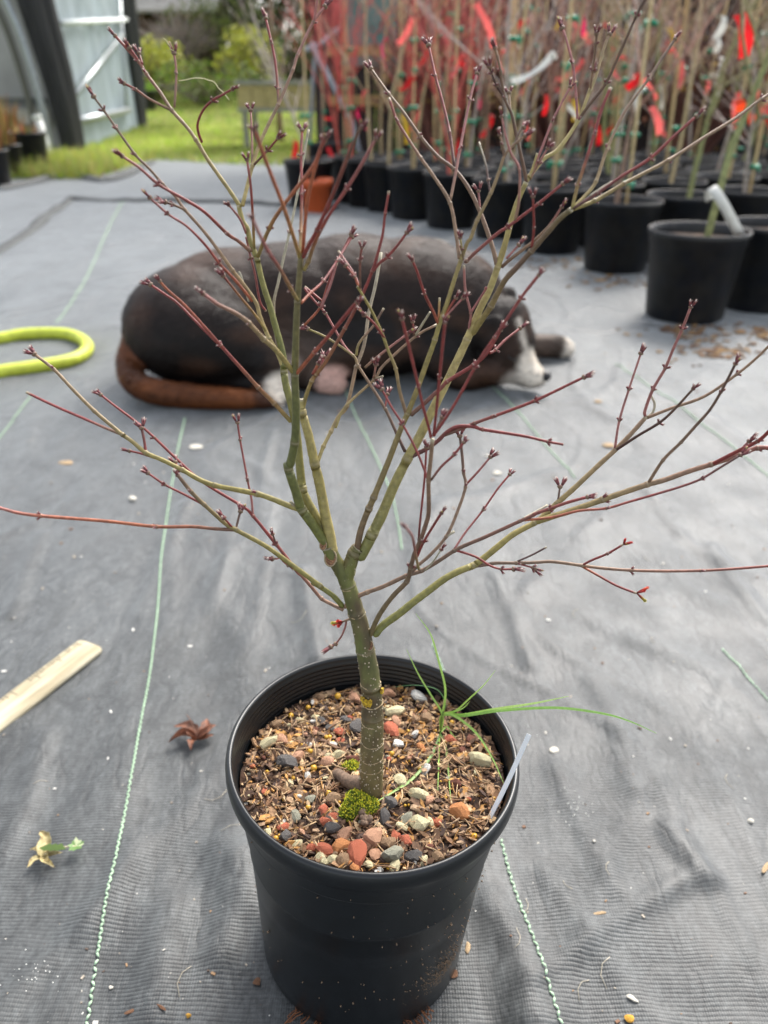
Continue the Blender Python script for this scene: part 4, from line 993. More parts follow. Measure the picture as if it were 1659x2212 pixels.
for k in range(520):
    x, y = rnd.uniform(-40, 1700), rnd.uniform(560, 2212) if rnd.random() < .8 else rnd.uniform(700, 900)
    g = G(x, y)
    if math.hypot(g.x-POTC[0], g.y-POTC[1]) < .1: continue
    s = rnd.choice([.0006,.0008,.001,.0017])*(1+g.y*.7)*rnd.uniform(.5,1.2); c = S(*rnd.choice([(185,180,170),(170,160,145),(150,120,90),(215,212,204),(120,90,70),(90,76,66),(140,130,118)]))
    z = czh(g.x, g.y); mb.box((g.x, g.y, z+s*.25), (s*rnd.uniform(1,2.2), s, s*.6), Euler((0,0,rnd.uniform(0,3))).to_matrix(), c)
for cx_, cy_, n in ((75,2110,26),(1230,1750,30),(1130,1580,12)):
    for k in range(n):
        g = G(cx_+rnd.gauss(0,26), cy_+rnd.gauss(0,18)); s = rnd.uniform(.0004,.0009); mb.box((g.x, g.y, czh(g.x,g.y)+s*.3), (s,s,s), None, S(225,225,218))
for k in range(260):   # brown leaf litter round the far pots
    x, y = rnd.choice([(1560,760),(1650,720),(1480,715),(1340,610),(1190,570)]); g = G(x+rnd.gauss(0,50), y+rnd.gauss(0,10)); s = rnd.uniform(.006,.02)
    mb.box((g.x, g.y, czh(g.x,g.y)+.002), (s*1.5, s, .003), Euler((rnd.uniform(-.2,.2),.1,rnd.uniform(0,3))).to_matrix(), S(*rnd.choice([(120,90,60),(90,66,48),(150,120,80)])))
mb.build('loose_grit', mat('grit', attr='col', rough=.9, var=.2, vscale=200), None, kind='stuff', smooth=False)
mb = MB()
for k in range(26):
    x, y = rnd.uniform(0,1659), rnd.uniform(900,2200); g = G(x, y); a = rnd.uniform(0,6.28); l = rnd.uniform(.01,.03)
    q = [Vector((g.x+l*t*math.cos(a+t), g.y+l*t*math.sin(a+t), 0)) for t in (0,.33,.66,1)]
    for p in q: p.z = czh(p.x, p.y)+.0012
    mb.tube(q, .0003, 4, [S(190,180,160)]*4)
mb.build('plant_fibres', mat('fibres', attr='col', rough=.9), None, kind='stuff')

# ------------------------------------------------------------------ the dog
def build_dog():
    bm = bmesh.new()
    def ell(c, r, rot=(0,0,0)):
        g = bmesh.ops.create_icosphere(bm, subdivisions=3, radius=1.0)
        M = Matrix.Translation(c) @ Euler(rot).to_matrix().to_4x4() @ Matrix.Diagonal((*r, 1))
        bmesh.ops.transform(bm, matrix=M, verts=g['verts'])
    def chain(pts, rads, k=10):
        pts = [Vector(p) for p in pts]; q = catmull(pts, k)
        for i, p in enumerate(q):
            t = i/k; j = min(int(t), len(rads)-2); f = t-j; r = rads[j]+(rads[j+1]-rads[j])*f; ell(p, (r, r, r))
    # trunk: rump, loin, ribs, shoulders
    ell((-.485,2.09,.150), (.225,.215,.165)); ell((-.40,2.15,.175), (.25,.20,.167)); ell((-.25,2.15,.183), (.28,.185,.174)); ell((-.08,2.17,.195), (.25,.185,.180)); ell((.08,2.16,.19), (.215,.18,.178))
    ell((.18,2.14,.175), (.16,.165,.168)); ell((.235,2.13,.145), (.11,.13,.135)); ell((-.1,2.1,.1), (.3,.15,.1))
    ell((.10,2.045,.145), (.105,.06,.12), (0,-.35,.15)); ell((.17,2.00,.085), (.085,.05,.07), (0,.4,0)); ell((-.56,2.02,.15), (.12,.11,.12)); ell((-.05,2.02,.11), (.16,.07,.085))
    # neck and head laid down to the right, muzzle towards the lower right
    ell((.285,2.10,.135), (.085,.09,.10)); ell((.312,2.035,.150), (.078,.082,.092), (0,.35,0)); ell((.335,2.02,.105), (.062,.075,.085), (0,.5,0))
    ell((.355,2.00,.078), (.050,.055,.062)); ell((.372,1.985,.058), (.042,.045,.046)); ell((.390,1.975,.046), (.036,.038,.036)); ell((.405,1.97,.042), (.028,.032,.030))
    ell((.30,2.0,.055), (.10,.055,.042)); ell((.25,2.03,.05), (.08,.07,.05))
    # ears
    ell((.262,1.968,.165), (.036,.014,.056), (.25,.75,.1)); ell((.285,1.960,.135), (.026,.012,.040), (.2,.4,.1)); ell((.335,2.13,.205), (.03,.02,.04), (0,.5,.2))
    # near thigh, folded hind leg and feet
    ell((-.43,1.955,.145), (.16,.085,.115), (0,.30,.1)); ell((-.33,1.96,.10), (.12,.07,.085), (0,.5,0)); ell((-.26,1.965,.085), (.065,.05,.07))
    chain([(-.24,1.96,.075), (-.34,1.945,.055), (-.42,1.94,.05)], [.045,.034,.030]); chain([(-.42,1.935,.048), (-.36,1.915,.040), (-.30,1.898,.034), (-.255,1.888,.027)], [.028,.026,.031,.026])
    chain([(-.34,2.02,.05), (-.24,1.99,.04), (-.165,1.965,.034), (-.125,1.95,.030)], [.04,.032,.034,.028])
    for dx in (-.012,.006,.02): ell((-.268+dx,1.874+dx*.2,.021), (.017,.011,.015)); ell((-.138+dx,1.938,.020), (.016,.011,.016))
    # fore legs: one folded under the chest, one stretched out behind the muzzle
    chain([(.14,2.05,.10), (.20,1.99,.045), (.30,2.02,.035)], [.06,.045,.035]); chain([(.24,2.2,.09), (.36,2.24,.048), (.46,2.26,.040), (.52,2.265,.036), (.545,2.265,.030)], [.06,.042,.035,.036,.028])
    ell((.557,2.257,.022), (.018,.012,.016)); ell((.552,2.278,.022), (.018,.012,.016))
    # tail
    chain([(-.665,2.06,.135), (-.678,1.99,.085), (-.650,1.915,.050), (-.580,1.862,.040), (-.470,1.838,.036), (-.370,1.835,.031), (-.300,1.842,.023), (-.272,1.845,.013)], [.034,.034,.034,.034,.031,.027,.020,.012])
    me = bpy.data.meshes.new('dog'); bm.to_mesh(me); bm.free()
    o = bpy.data.objects.new('dog_tmp', me); C.collection.objects.link(o)
    m1 = o.modifiers.new('r', 'REMESH'); m1.mode = 'VOXEL'; m1.voxel_size = .0075
    m2 = o.modifiers.new('s', 'SMOOTH'); m2.iterations = 7; m2.factor = .6
    dg = bpy.context.evaluated_depsgraph_get(); ev = o.evaluated_get(dg); res = bpy.data.meshes.new_from_object(ev)
    bpy.data.objects.remove(o); return res
me = build_dog(); me.name = 'dog'
DO = Vector((-.1, 2.05, 0)); n = len(me.vertices); co = np.empty(n*3, np.float32); me.vertices.foreach_get('co', co); co = co.reshape(-1, 3)
col = np.tile(np.array(S(23,18,16)), (n, 1)).astype(np.float64)
X, Y, Z = co.T
def blend(mask, c): 
    global col
    mask = np.clip(mask, 0, 1)[:, None]; col = col*(1-mask)+np.array(c)*mask
def ball(c, r, soft=.3): d = np.sqrt(((co-np.array(c))**2).sum(1))/r; return (1-d)/soft
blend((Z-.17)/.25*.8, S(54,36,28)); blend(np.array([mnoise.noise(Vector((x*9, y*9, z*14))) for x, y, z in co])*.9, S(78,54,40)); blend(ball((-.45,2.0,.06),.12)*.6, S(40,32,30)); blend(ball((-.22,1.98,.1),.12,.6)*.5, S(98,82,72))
st = np.array([mnoise.noise(Vector((x*6+y*3, y*30, z*45))) for x, y, z in co])
_tp = np.array([(-.672,2.03,.115),(-.678,1.99,.085),(-.668,1.95,.065),(-.650,1.915,.050),(-.62,1.885,.045),(-.580,1.862,.040),(-.525,1.848,.038),(-.470,1.838,.036),(-.42,1.836,.034),(-.370,1.835,.031),(-.33,1.838,.027),(-.300,1.842,.023),(-.272,1.845,.013)])
tail = np.sqrt(((co[:, None]-_tp[None])**2).sum(2)).min(1) < np.where(Y < 1.93, .052, .046); blend(tail*(.55+.5*st), S(120,68,34)); blend(tail*((X > -.33)*1.0)*.7, S(40,28,24))
wh = S(225,215,200)
blend(ball((-.262,1.885,.03),.060,.25), wh); blend(ball((-.13,1.952,.03),.058,.25), S(196,160,146)); blend(ball((-.24,1.935,.09),.035,.5)*.6, S(190,170,160))
blend(ball((.558,2.265,.03),.045,.3), wh); blend(ball((.47,2.26,.04),.09,.5)*.5, S(110,92,80))
blend(ball((.40,1.965,.055),.062,.35), wh); blend(ball((.378,1.975,.085),.045,.4), wh); blend(ball((.35,1.955,.025),.05,.5)*.8, S(190,180,168))
bz = np.clip(1-np.abs((X-.375)+(Z-.11)*.32)/.012, 0, 1)*(Z > .09)*(Z < .2)*(Y < 2.06)*(X > .33); blend(bz*.9, wh)
blend(ball((.155,2.22,.335),.05,.4), wh)
co2 = co-np.array(DO); me.vertices.foreach_set('co', co2.ravel().astype(np.float32))
at = me.color_attributes.new('col', 'FLOAT_COLOR', 'POINT'); arr = np.ones((n, 4), np.float32); arr[:, :3] = col; at.data.foreach_set('color', arr.ravel())
me.materials.clear(); M_fur = mat('dog_fur', attr='col', spec=.25, rough=.6, var=.22, vscale=60, bump=.5, bscale=260, bdist=.002, stretch=(.35,1,1)); me.materials.append(M_fur)
me.polygons.foreach_set('use_smooth', [True]*len(me.polygons)); me.update()
dog = link('dog', None, None, DO, 'large dark brown dog with white muzzle and paws curled asleep on the cloth', 'dog')
link('body', me, dog)
# short coat: tapered hairs lying along the body
me.calc_loop_triangles(); nt_ = len(me.loop_triangles); tri = np.empty(nt_*3, np.int32); me.loop_triangles.foreach_get('vertices', tri); tri = tri.reshape(-1, 3)
nv = np.empty(n*3, np.float32); me.vertices.foreach_get('normal', nv); nv = nv.reshape(-1, 3)
rr_ = np.random.RandomState(5); NH = 70000; ti = rr_.randint(nt_, size=NH); w_ = rr_.dirichlet((1,1,1), NH); tv = tri[ti]
pp = (co2[tv]*w_[..., None]).sum(1); nn_ = (nv[tv]*w_[..., None]).sum(1); nn_ /= np.linalg.norm(nn_, axis=1)[:, None]+1e-9; cc_ = (col[tv]*w_[..., None]).sum(1)
flow = np.stack([-np.ones(NH), rr_.normal(0,.25,NH), rr_.normal(-.45,.25,NH)], 1); wp = pp+np.array(DO); tl = (wp[:,1] < 1.905) & (wp[:,2] < .1); flow[tl, 0] = 1; flow[tl, 2] = 0
flow += rr_.normal(0,.22,(NH,3)); flow -= nn_*(flow*nn_).sum(1)[:, None]; flow /= np.linalg.norm(flow, axis=1)[:, None]+1e-9
L_h = rr_.uniform(.008,.017,NH)*np.where(tl, 1.3, 1); sd_ = np.cross(flow, nn_)*.0011
v_ = np.stack([pp-sd_-nn_*.0008, pp+sd_-nn_*.0008, pp+flow*L_h[:, None]+nn_*(L_h*rr_.uniform(.12,.4,NH))[:, None]], 1).reshape(-1, 3)
fm = bpy.data.meshes.new('fur'); fm.vertices.add(3*NH); fm.vertices.foreach_set('co', v_.ravel().astype(np.float32)); fm.loops.add(3*NH); fm.loops.foreach_set('vertex_index', np.arange(3*NH, dtype=np.int32)); fm.polygons.add(NH)
fm.polygons.foreach_set('loop_start', np.arange(0, 3*NH, 3, dtype=np.int32)); fm.update(); fm.validate(); af = fm.color_attributes.new('col', 'FLOAT_COLOR', 'POINT')
arr = np.ones((3*NH, 4), np.float32); arr[:, :3] = np.repeat(cc_*rr_.uniform(.5,1.7,NH)[:, None], 3, 0); af.data.foreach_set('color', arr.ravel()); fm.materials.append(mat('dog_hair', attr='col', spec=.25, rough=.5, var=.1, vscale=30)); link('fur', fm, dog, kind='stuff')
def sph(name, c, r, m, rot=(0,0,0), par=dog):
    mb = MB(); vs = []; nn = 12
    for i in range(nn+1):
        ph = math.pi*i/nn
        for k in range(16): th = 6.283*k/16; vs.append(Vector((math.sin(ph)*math.cos(th)*r[0], math.sin(ph)*math.sin(th)*r[1], math.cos(ph)*r[2])))
    mb.add(vs, [(i*16+k, (i+1)*16+k, (i+1)*16+(k+1) % 16, i*16+(k+1) % 16) for i in range(nn) for k in range(16)])
    return mb.build(name, m, par, loc=Vector(c)-DO, rot=rot)
M_nose = mat('dog_nose', (.012,.010,.010), .35); sph('nose', (.428,1.962,.048), (.016,.019,.015), M_nose); sph('nostril', (.437,1.950,.048), (.004,.004,.004), mat('nostril_dark', (.003,.003,.003), .6))
mb = MB(); mb.tube(catmull([Vector(p)-DO for p in [(.322,1.945,.106),(.333,1.938,.101),(.345,1.943,.097)]], 5), .0022, 5); mb.build('closed_eyelid', M_nose, dog)
mb = MB(); mb.tube(catmull([Vector(p)-DO for p in [(.425,1.945,.032),(.40,1.932,.026),(.37,1.934,.026),(.345,1.940,.036)]], 5), .0016, 5); mb.build('mouth_line', M_nose, dog)

# ------------------------------------------------------------------ nursery pots with saplings
M_bpot = mat('nursery_pot_plastic', (.010,.012,.016), .42, .3, 14, bump=.1, bscale=150, bdist=.0006, col2=(.020,.019,.018))
M_mix = mat('dark_potting_mix', S(52,40,32), .95, .4, 60, bump=.8, bscale=120, bdist=.004, col2=S(80,62,46))
def pot_prof(R, H_):
    return [(.001,.004),(R*.74,.004),(R*.76,0),(R*.79,.006),(R*.93,H_*.84),(R*.955,H_*.845),(R*.965,H_*.93),(R*.985,H_*.935),(R,H_*.945),(R,H_*.985),(R*.985,H_),(R*.955,H_*.995),(R*.945,H_*.93),(R*.9,H_*.7),(R*.7,.02),(.001,.02)]
mb = MB(); mb.lathe(pot_prof(.168,.295), 40)
for k in range(6):       # feet notches
    pass
ME_pot = mb.mesh('pot', M_bpot)
mb = MB(); vs = [(0,0,.262)]
for i in range(1, 7):
    for k in range(24): r = .158*i/6; a = 6.283*k/24; vs.append((r*math.cos(a), r*math.sin(a), .262-.004*i/6+.006*mnoise.noise(Vector((r*math.cos(a)*30, r*math.sin(a)*30, 0)))))
mb.add(vs, [(0,1+k,1+(k+1) % 24) for k in range(24)]+[(1+i*24+k,1+(i+1)*24+k,1+(i+1)*24+(k+1) % 24,1+i*24+(k+1) % 24) for i in range(5) for k in range(24)])
ME_mix = mb.mesh('potting_mix', M_mix)
M_stem = mat('sapling_bark', attr='col', rough=.6, var=.3, vscale=30)
stemc = dict(coral=((.56,.11,.08), (.64,.12,.12)), tan=((.46,.37,.20), (.52,.34,.26)), olive=((.26,.28,.11), (.40,.28,.19)), grey=((.42,.37,.32), (.50,.40,.36)), brown=((.26,.17,.12), (.44,.20,.15)))
SAP = {}
def sapling(kind, seed):
    r = random.Random(seed); mb = MB(); c0, c1 = stemc[kind]
    def grow(p, d, L_, w, lev):
        q = [p]; n = 5
        for i in range(n): d = (d+Vector((r.gauss(0,.11), r.gauss(0,.11), r.gauss(.03,.04)))).normalized(); q.append(q[-1]+d*L_/n)
        t0 = min(1, lev*.38); ca = tuple(a+(b-a)*t0 for a, b in zip(c0, c1)); cb = tuple(a+(b-a)*min(1, t0+.4) for a, b in zip(c0, c1))
        rr = [w*(1-.45*i/n) for i in range(n+1)]; mb.tube(q, rr, 7 if lev == 0 else (5 if lev == 1 else 4), [ca]*3+[cb]*(n-2), cap=False)
        if lev < 3:
            nb_ = [r.randint(5,7), r.randint(3,4), 3, 0][lev]
            if kind == 'coral' and lev == 0: nb_ += 2
            for k in range(nb_):
                t = r.uniform(.28 if lev == 0 else .25, 1); i = min(int(t*n), n-1); b = q[i].lerp(q[i+1], t*n-i); a = r.uniform(0, 6.28)
                sp_ = r.uniform(.28,.62) if kind == 'coral' else r.uniform(.45,1.05)
                nd = (d*math.cos(sp_)+Vector((math.cos(a), math.sin(a), .15))*math.sin(sp_)).normalized()
                grow(b, nd, L_*r.uniform(.35,.6), rr[i]*.52, lev+1)
    ns = 1 if kind not in ('coral',) else 2
    for s_ in range(ns):
        a = r.uniform(0, 6.28); lean = .05 if ns == 1 else .15
        grow(Vector((r.gauss(0,.012), r.gauss(0,.012), .24)), Vector((math.cos(a)*lean, math.sin(a)*lean, 1)).normalized(), r.uniform(.95,1.25), r.uniform(.009,.013) if ns == 1 else .008, 0)
    leafy = r.random() < .55 and kind in ('brown','grey','olive')
    return mb.mesh('trunk', M_stem)
for k_ in stemc: SAP[k_] = [sapling(k_, 10*i+len(k_)) for i in range(3)]
M_cane = mat('bamboo_cane', S(206,184,138), .5, .2, 12); M_tie = mat('green_tie_tape', S(22,140,104), .35, .15, 90); M_tie.node_tree.nodes['Principled BSDF'].inputs['Roughness'].default_value = .3
M_rib = {'red': mat('flagging_ribbon', S(215,34,40), .35, .1, 20, trans=.5), 'coral': mat('flagging_ribbon', S(240,112,108), .35, .1, 20, trans=.5), 'pink': mat('flagging_ribbon', S(214,40,96), .35, .1, 20, trans=.5),
         'white': mat('plant_tag', S(228,228,222), .4, .05, 20, trans=.2), 'yellow': mat('flagging_ribbon', S(226,190,60), .4, .1, 20, trans=.3), 'orange': mat('flagging_ribbon', S(232,74,34), .35, .1, 20, trans=.5)}
mb = MB(); mb.tube([(0,0,.15),(0,0,.6),(.004,0,1.1),(.004,0,1.55)], [.0072,.0070,.0064,.006], 7)
for z in (.45,.72,1.0,1.28): mb.tube([(0.002,0,z-.006),(0.002,0,z),(0.002,0,z+.006)], [.0070,.0084,.0070], 7)
ME_cane = mb.mesh('bamboo_cane', M_cane)
mb = MB(); 
mb.tube([(.013*math.cos(a), .013*math.sin(a)*.8, .003*math.sin(3*a)) for a in [6.283*i/12 for i in range(13)]], .0062, 6)
mb.tube([(.012,0,0),(.022,-.006,.004),(.03,-.01,-.006)], [.005,.006,.003], 5); mb.tube([(.012,0,0),(.02,-.012,-.006),(.022,-.016,-.018)], [.005,.006,.003], 5)
ME_tie = mb.mesh('tie_tape', M_tie)
def ribbon_mesh(L_, w, curl, key, seed):
    r = random.Random(seed); mb = MB(); pts = []; n = 9; a0 = r.uniform(-.5,.5)
    for i in range(n+1):
        t = i/n; pts.append(Vector((L_*t*math.sin(curl*t+a0), -.012-.01*math.sin(t*3), -L_*t*math.cos(curl*t+a0))))
    side = [Vector((math.cos(.6*math.sin(i*.6+seed)), math.sin(.6*math.sin(i*.6+seed)), 0)) for i in range(n+1)]
    mb.ribbon(pts, w, side); mb.tube([(.012*math.cos(a), .012*math.sin(a), 0) for a in [6.283*i/8 for i in range(9)]], .004, 5)
    return mb.mesh('ribbon', M_rib[key])
RIB = {k: [ribbon_mesh(.13, .024, .4, k, 1), ribbon_mesh(.17, .024, -.5, k, 2), ribbon_mesh(.10, .026, .9, k, 3)] for k in M_rib}
ORD = ['first','second','third','fourth','fifth','sixth','seventh','eighth','ninth','tenth','eleventh','twelfth','thirteenth','fourteenth','fifteenth','sixteenth']
BPOTS = []
def potted(x, y, kind, label, nrib=1, rz=None, tilt=0, sc=1.0, cane=True, keys=('red','coral','pink','coral','white','yellow','coral','coral'), ties=4, group='potted saplings standing in rows', trunk=True):
    z = czh(x, y) if y < 6 else -.02
    t = thing('potted_sapling', (x, y, max(z, -.02)-.001), label, 'potted sapling', group, rot=(0, 0, rnd.uniform(0, 6.28) if rz is None else rz)); t.scale = (sc,)*3
    link('pot', ME_pot, t); link('potting_mix', ME_mix, t)
    if trunk: link('trunk', rnd.choice(SAP[kind]), t, rot=(rnd.gauss(0,.03), rnd.gauss(0,.03), rnd.uniform(0,6.28)), scale=(1,1,rnd.uniform(.9,1.15)))
    if cane and rnd.random() < .72:
        ca = rnd.uniform(0,6.28); link('bamboo_cane', ME_cane, t, (.02*math.cos(ca), .02*math.sin(ca), 0), rot=(rnd.gauss(0,.045), rnd.gauss(0,.045), 0))
        for k in range(ties): link('tie_tape', ME_tie, t, (.01*math.cos(ca), .01*math.sin(ca), .36+.2*k+rnd.uniform(-.05,.05)), rot=(0,0,rnd.uniform(0,6.28)), scale=rnd.uniform(1.0,1.6))
    for k in range(nrib):
        ky = rnd.choice(keys); a = rnd.uniform(0,6.28); rr = rnd.uniform(.01,.09)
        link('tag' if ky == 'white' else 'ribbon', rnd.choice(RIB[ky]), t, (rr*math.cos(a), rr*math.sin(a), rnd.uniform(.5,1.15)), rot=(rnd.gauss(0,.4), rnd.gauss(0,.5), rnd.uniform(0,6.28)), scale=rnd.uniform(.9,1.5))
    BPOTS.append((t, x, y)); return t
def gp(x, y): g = G(x, y); return g.x, g.y
# the front edge of the block, pot by pot (pixel of the front foot), then rows behind
x0, y0 = gp(1476, 682)
P1 = potted(x0, y0, 'olive', 'black potted sapling at the near right, white strap tag bent over its rim', 0, sc=1.0, cane=False, tilt=.02)
kinds = ['tan','olive','grey','coral','brown','grey','olive','tan']
row = [(1326,580),(1188,541),(1080,512),(972,490),(893,470),(838,455),(796,444),(764,435),(742,428)]
spots = [Vector((x0, y0))]+[Vector(gp(*q)) for q in row]
zone = ['coral','brown']
def pick_kind(x, y):
    u, _ = scr(Vector((x, y, .8)))
    if 690 < u < 1000: return rnd.choice(['coral','coral','coral','tan','grey'])
    if u < 700: return rnd.choice(['grey','brown'])
    if u < 1250: return rnd.choice(['tan','grey','brown','tan','grey'])
    return rnd.choice(['olive','grey','brown','tan','olive','grey'])
far_i = len(spots)
for i, s in enumerate(spots[1:], 1):
    potted(s.x, s.y, pick_kind(s.x, s.y), f'black potted sapling, {ORD[i]} along the front row from the one with the strap tag', rnd.choice([1,1,2]))
e = (spots[-1]-spots[0]).normalized(); nrm = Vector((-e.y, e.x)); 
if nrm.x < 0: nrm = -nrm
cnt = 0
for rr in range(1, 11):
    off = Vector((.335*rr, .16*rr))
    k = 0
    for i in range(-rr//2-1, len(spots)+2):
        if i < 0: s = spots[0]+(spots[0]-spots[1])*(-i)*.95
        elif i >= len(spots): s = spots[-1]+(spots[-1]-spots[-2])*(i-len(spots)+1)
        else: s = spots[i]
        s = s+off+Vector((rnd.gauss(0,.014), rnd.gauss(0,.014)))
        if s.y > 6.9 or s.y < 2.45: continue
        u, v = scr(Vector((s.x, s.y, .3)))
        if u > 1659+190: continue
        if any((s.x-q[1])**2+(s.y-q[2])**2 < .345**2 for q in BPOTS): continue
        k += 1
        potted(s.x, s.y, pick_kind(s.x, s.y), f'black potted sapling, {ORD[min(k-1,15)]} from the near end, {ORD[rr-1]} row behind the front one', rnd.choice([0,1,1,2]), ties=rnd.choice([3,4,5]))
        cnt += 1
print('pots', len(BPOTS))
# the strap tag on the nearest pot
b0_, t0_ = P(1600,512,P1.location.y-.02), P(1540,408,P1.location.y-.06)
mb = MB(); q = catmull([P(1535,432,P1.location.y-.02), P(1533,412,P1.location.y-.03), t0_, P(1562,440,P1.location.y-.07), b0_], 4)
inv = P1.matrix_basis.inverted(); q = [inv @ p for p in q]
mb.ribbon(q, .034, (inv.to_3x3() @ Vector((.85,.1,.45))).normalized()); me_ = mb.mesh('strap_tag', M_rib['white']); o_ = link('strap_tag', me_, P1)
sm = o_.modifiers.new('thick', 'SOLIDIFY'); sm.thickness = .0012
# ribbons placed where the photograph shows them, each tied to the sapling standing there
def rib_at(x, y, key, L_, w=.028, tilt=0., yr=(0, 99)):
    best = None
    for t, tx, ty in BPOTS:
        if not yr[0] <= ty <= yr[1]: continue
        p = P(x, y, ty); d = abs(p.x-tx)
        if best is None or d < best[0]: best = (d, t, p)
    if best is None: return
    d, t, p = best; mb = MB(); n = 8; k = depth(p)/F; pts = []
    for i in range(n+1):
        u = i/n; pts.append(Vector((math.sin(tilt)*L_*k*u+.1*L_*k*math.sin(u*2.6), -.01*math.sin(u*4), -math.cos(tilt)*L_*k*u)))
    inv = t.matrix_basis.inverted(); r3 = inv.to_3x3(); pts = [inv @ (p+q) for q in pts]
    mb.ribbon(pts, w, [(r3 @ Vector((math.cos(tilt), .3*math.sin(i), math.sin(tilt)))).normalized() for i in range(n+1)])
    link('tag' if key == 'white' else 'ribbon', mb.mesh('ribbon', M_rib[key]), t)
for a in [(1028,8,'coral',90,.034,.45,(3,5)),(892,38,'coral',60,.034,-.6,(4,5.5)),(1598,30,'red',85,.040,.30,(2.4,3.6)),(1305,50,'coral',50,.03,.8),(1240,50,'coral',52,.03,.75),(1565,35,'white',45,.03,-.3,(2.6,4)),(1548,80,'white',30,.03,.1,(2.6,4)),
          (640,305,'red',52,.04,-.35,(5,6)),(708,318,'red',46,.03,.25,(5,6)),(975,120,'red',40,.03,.9),(925,110,'red',40,.03,-.7),(1408,230,'coral',60,.03,.4,(3,5)),(1595,215,'orange',26,.03,.3,(2.6,4)),(1618,240,'orange',26,.03,.4,(2.6,4)),(1290,270,'red',40,.03,.15,(4,6)),
          (1240,215,'yellow',42,.03,.1),(910,225,'coral',60,.02,-.5),(1180,205,'red',40,.02,-.1),(1220,225,'white',40,.02,.8),(935,300,'coral',40,.02,.1),(1385,160,'red',40,.03,-.8),(1130,260,'coral',40,.02,.3),(870,245,'yellow',60,.03,.1),(1255,30,'pink',40,.03,.1),(1090,330,'white',30,.02,.8),(1310,130,'yellow',30,.03,.4),(1440,60,'yellow',30,.03,.8),(1215,35,'yellow',30,.03,-.6)]:
    rib_at(*a)
# pots standing apart
xA, yA = gp(668, 452); potted(xA, yA+.1, 'grey', 'black potted sapling behind the orange pot at the far end of the block', 0, group=None, ties=2)
xB, yB = gp(690, 385); potted(xB+.05, yB+.2, 'brown', 'black potted sapling standing by the lawn edge, left end of the far pots', 0, group=None, ties=2)
xB, yB = gp(600, 350); 
M_or = mat('orange_pot_plastic', S(198,92,48), .5, .12, 20)
mb = MB(); R_ = .105; H_ = .20; mb.lathe([(.001,.003),(R_*.72,0),(R_*.75,.004),(R_*.92,H_*.78),(R_*1.0,H_*.79),(R_*1.0,H_*.98),(R_*.97,H_),(R_*.92,H_*.98),(R_*.85,H_*.6),(.001,.05)], 36)
xo, yo = gp(684, 462); t = thing('plant_pot', (xo, yo+.08, .0), 'orange plastic flower pot at the left foot of the black pot block', 'flower pot'); mb.build('pot', M_or, t)
mb = MB(); mb.lathe([(.001,H_*.86),(R_*.5,H_*.87),(R_*.9,H_*.85)], 24); mb.build('potting_mix', M_mix, t)
# sapling with a few reddish leaves over the block: twiggy brush behind
M_rleaf = mat('coral_leaf', attr='col', rough=.6, var=.3, vscale=40, trans=.3)

# ------------------------------------------------------------------ shed wall behind the saplings
M_board = mat('dark_board', S(50,40,38), .85, .35, 5, bump=.4, bscale=30, bdist=.004, stretch=(1,1,.2), col2=S(48,36,34))
M_rail = mat('tan_rail', S(176,140,92), .8, .2, 6)
shed = thing('timber_shed', (1.6, 8.9, -.03), 'dark brown board shed with tan rails behind the rows of saplings', 'shed')
for k in range(34):
    w = .2; x = -2.2+k*.205
    mb = MB(); mb.box((x, .012*(k % 2), 1.5), (w, .025, 3.0)); mb.build('board', M_board, shed, smooth=False)
for z, h in ((.62,.09),(1.05,.09),(1.62,.1)):
    mb = MB(); mb.box((1.28, -.045, z), (6.9, .05, h)); mb.build('rail', M_rail, shed, smooth=False)
mb = MB(); mb.box((1.28, .8, 3.1), (7.4, 2.0, .1), Euler((-.2,0,0)).to_matrix()); mb.build('roof', M_board, shed, smooth=False)
M_teal = mat('teal_panel', S(96,128,122), .6, .2, 4)
mb = MB(); mb.box((-1.75,-.05,1.42), (.55,.03,1.0)); mb.build('teal_shutter', M_teal, shed, smooth=False)
# brushwood: a bush of dry coral leaved twigs in front of the shed
def bush(name, x, y, rx, ry, h, n, cols, leaf, label, cat='shrub', tw=(.10,.07,.05), z0=0, group=None, ntw=60, open_=.0):
    z0 = lz(x, y) if y > 10 else z0
    t = thing(name, (x, y, z0), label, cat, group); r = random.Random(int(x*100+y*10)); mb = MB(); mt = MB()
    for k in range(ntw):
        a = r.uniform(0,6.28); rr = r.random()**.5; e_ = Vector((rx*rr*math.cos(a), ry*rr*math.sin(a), h*r.uniform(.55,1)*(1-.45*rr*rr))); m_ = e_*.5+Vector((0,0,h*.12))
        mt.tube([Vector((e_.x*.08, e_.y*.08, 0)), m_, e_], [.02*h, .012*h, .003*h], 4, [tw]*3, cap=False)
    for k in range(n):
        u = Vector((r.gauss(0,1), r.gauss(0,1), r.gauss(0,1))).normalized()*r.random()**.35; lump = 1+.22*mnoise.noise(u*2.3+Vector((x,y,0)))
        p = Vector((u.x*rx*lump, u.y*ry*lump, h*(.52+.5*u.z*lump)))
        if mnoise.noise(p*(2.2/max(rx,.3))+Vector((y,x,3))) < -.32+open_: continue
        s = leaf*r.uniform(.5,1.3); R = Euler((r.uniform(-1.3,1.3), r.uniform(-1.3,1.3), r.uniform(0,6.28))).to_matrix(); c = cols[r.randrange(len(cols))]
        mb.add([p+R@Vector((-s*.5,0,0)), p+R@Vector((0,-s*.32,s*.06)), p+R@Vector((s*.5,0,0)), p+R@Vector((0,s*.32,s*.06))], [(0,1,2,3)], c)
    mt.build('stems', M_stem, t); mb.build('foliage', M_rleaf, t); return t
rc = [S(130,84,64), S(170,112,80), S(100,66,54), S(120,90,66), S(196,160,84), S(140,74,64)]
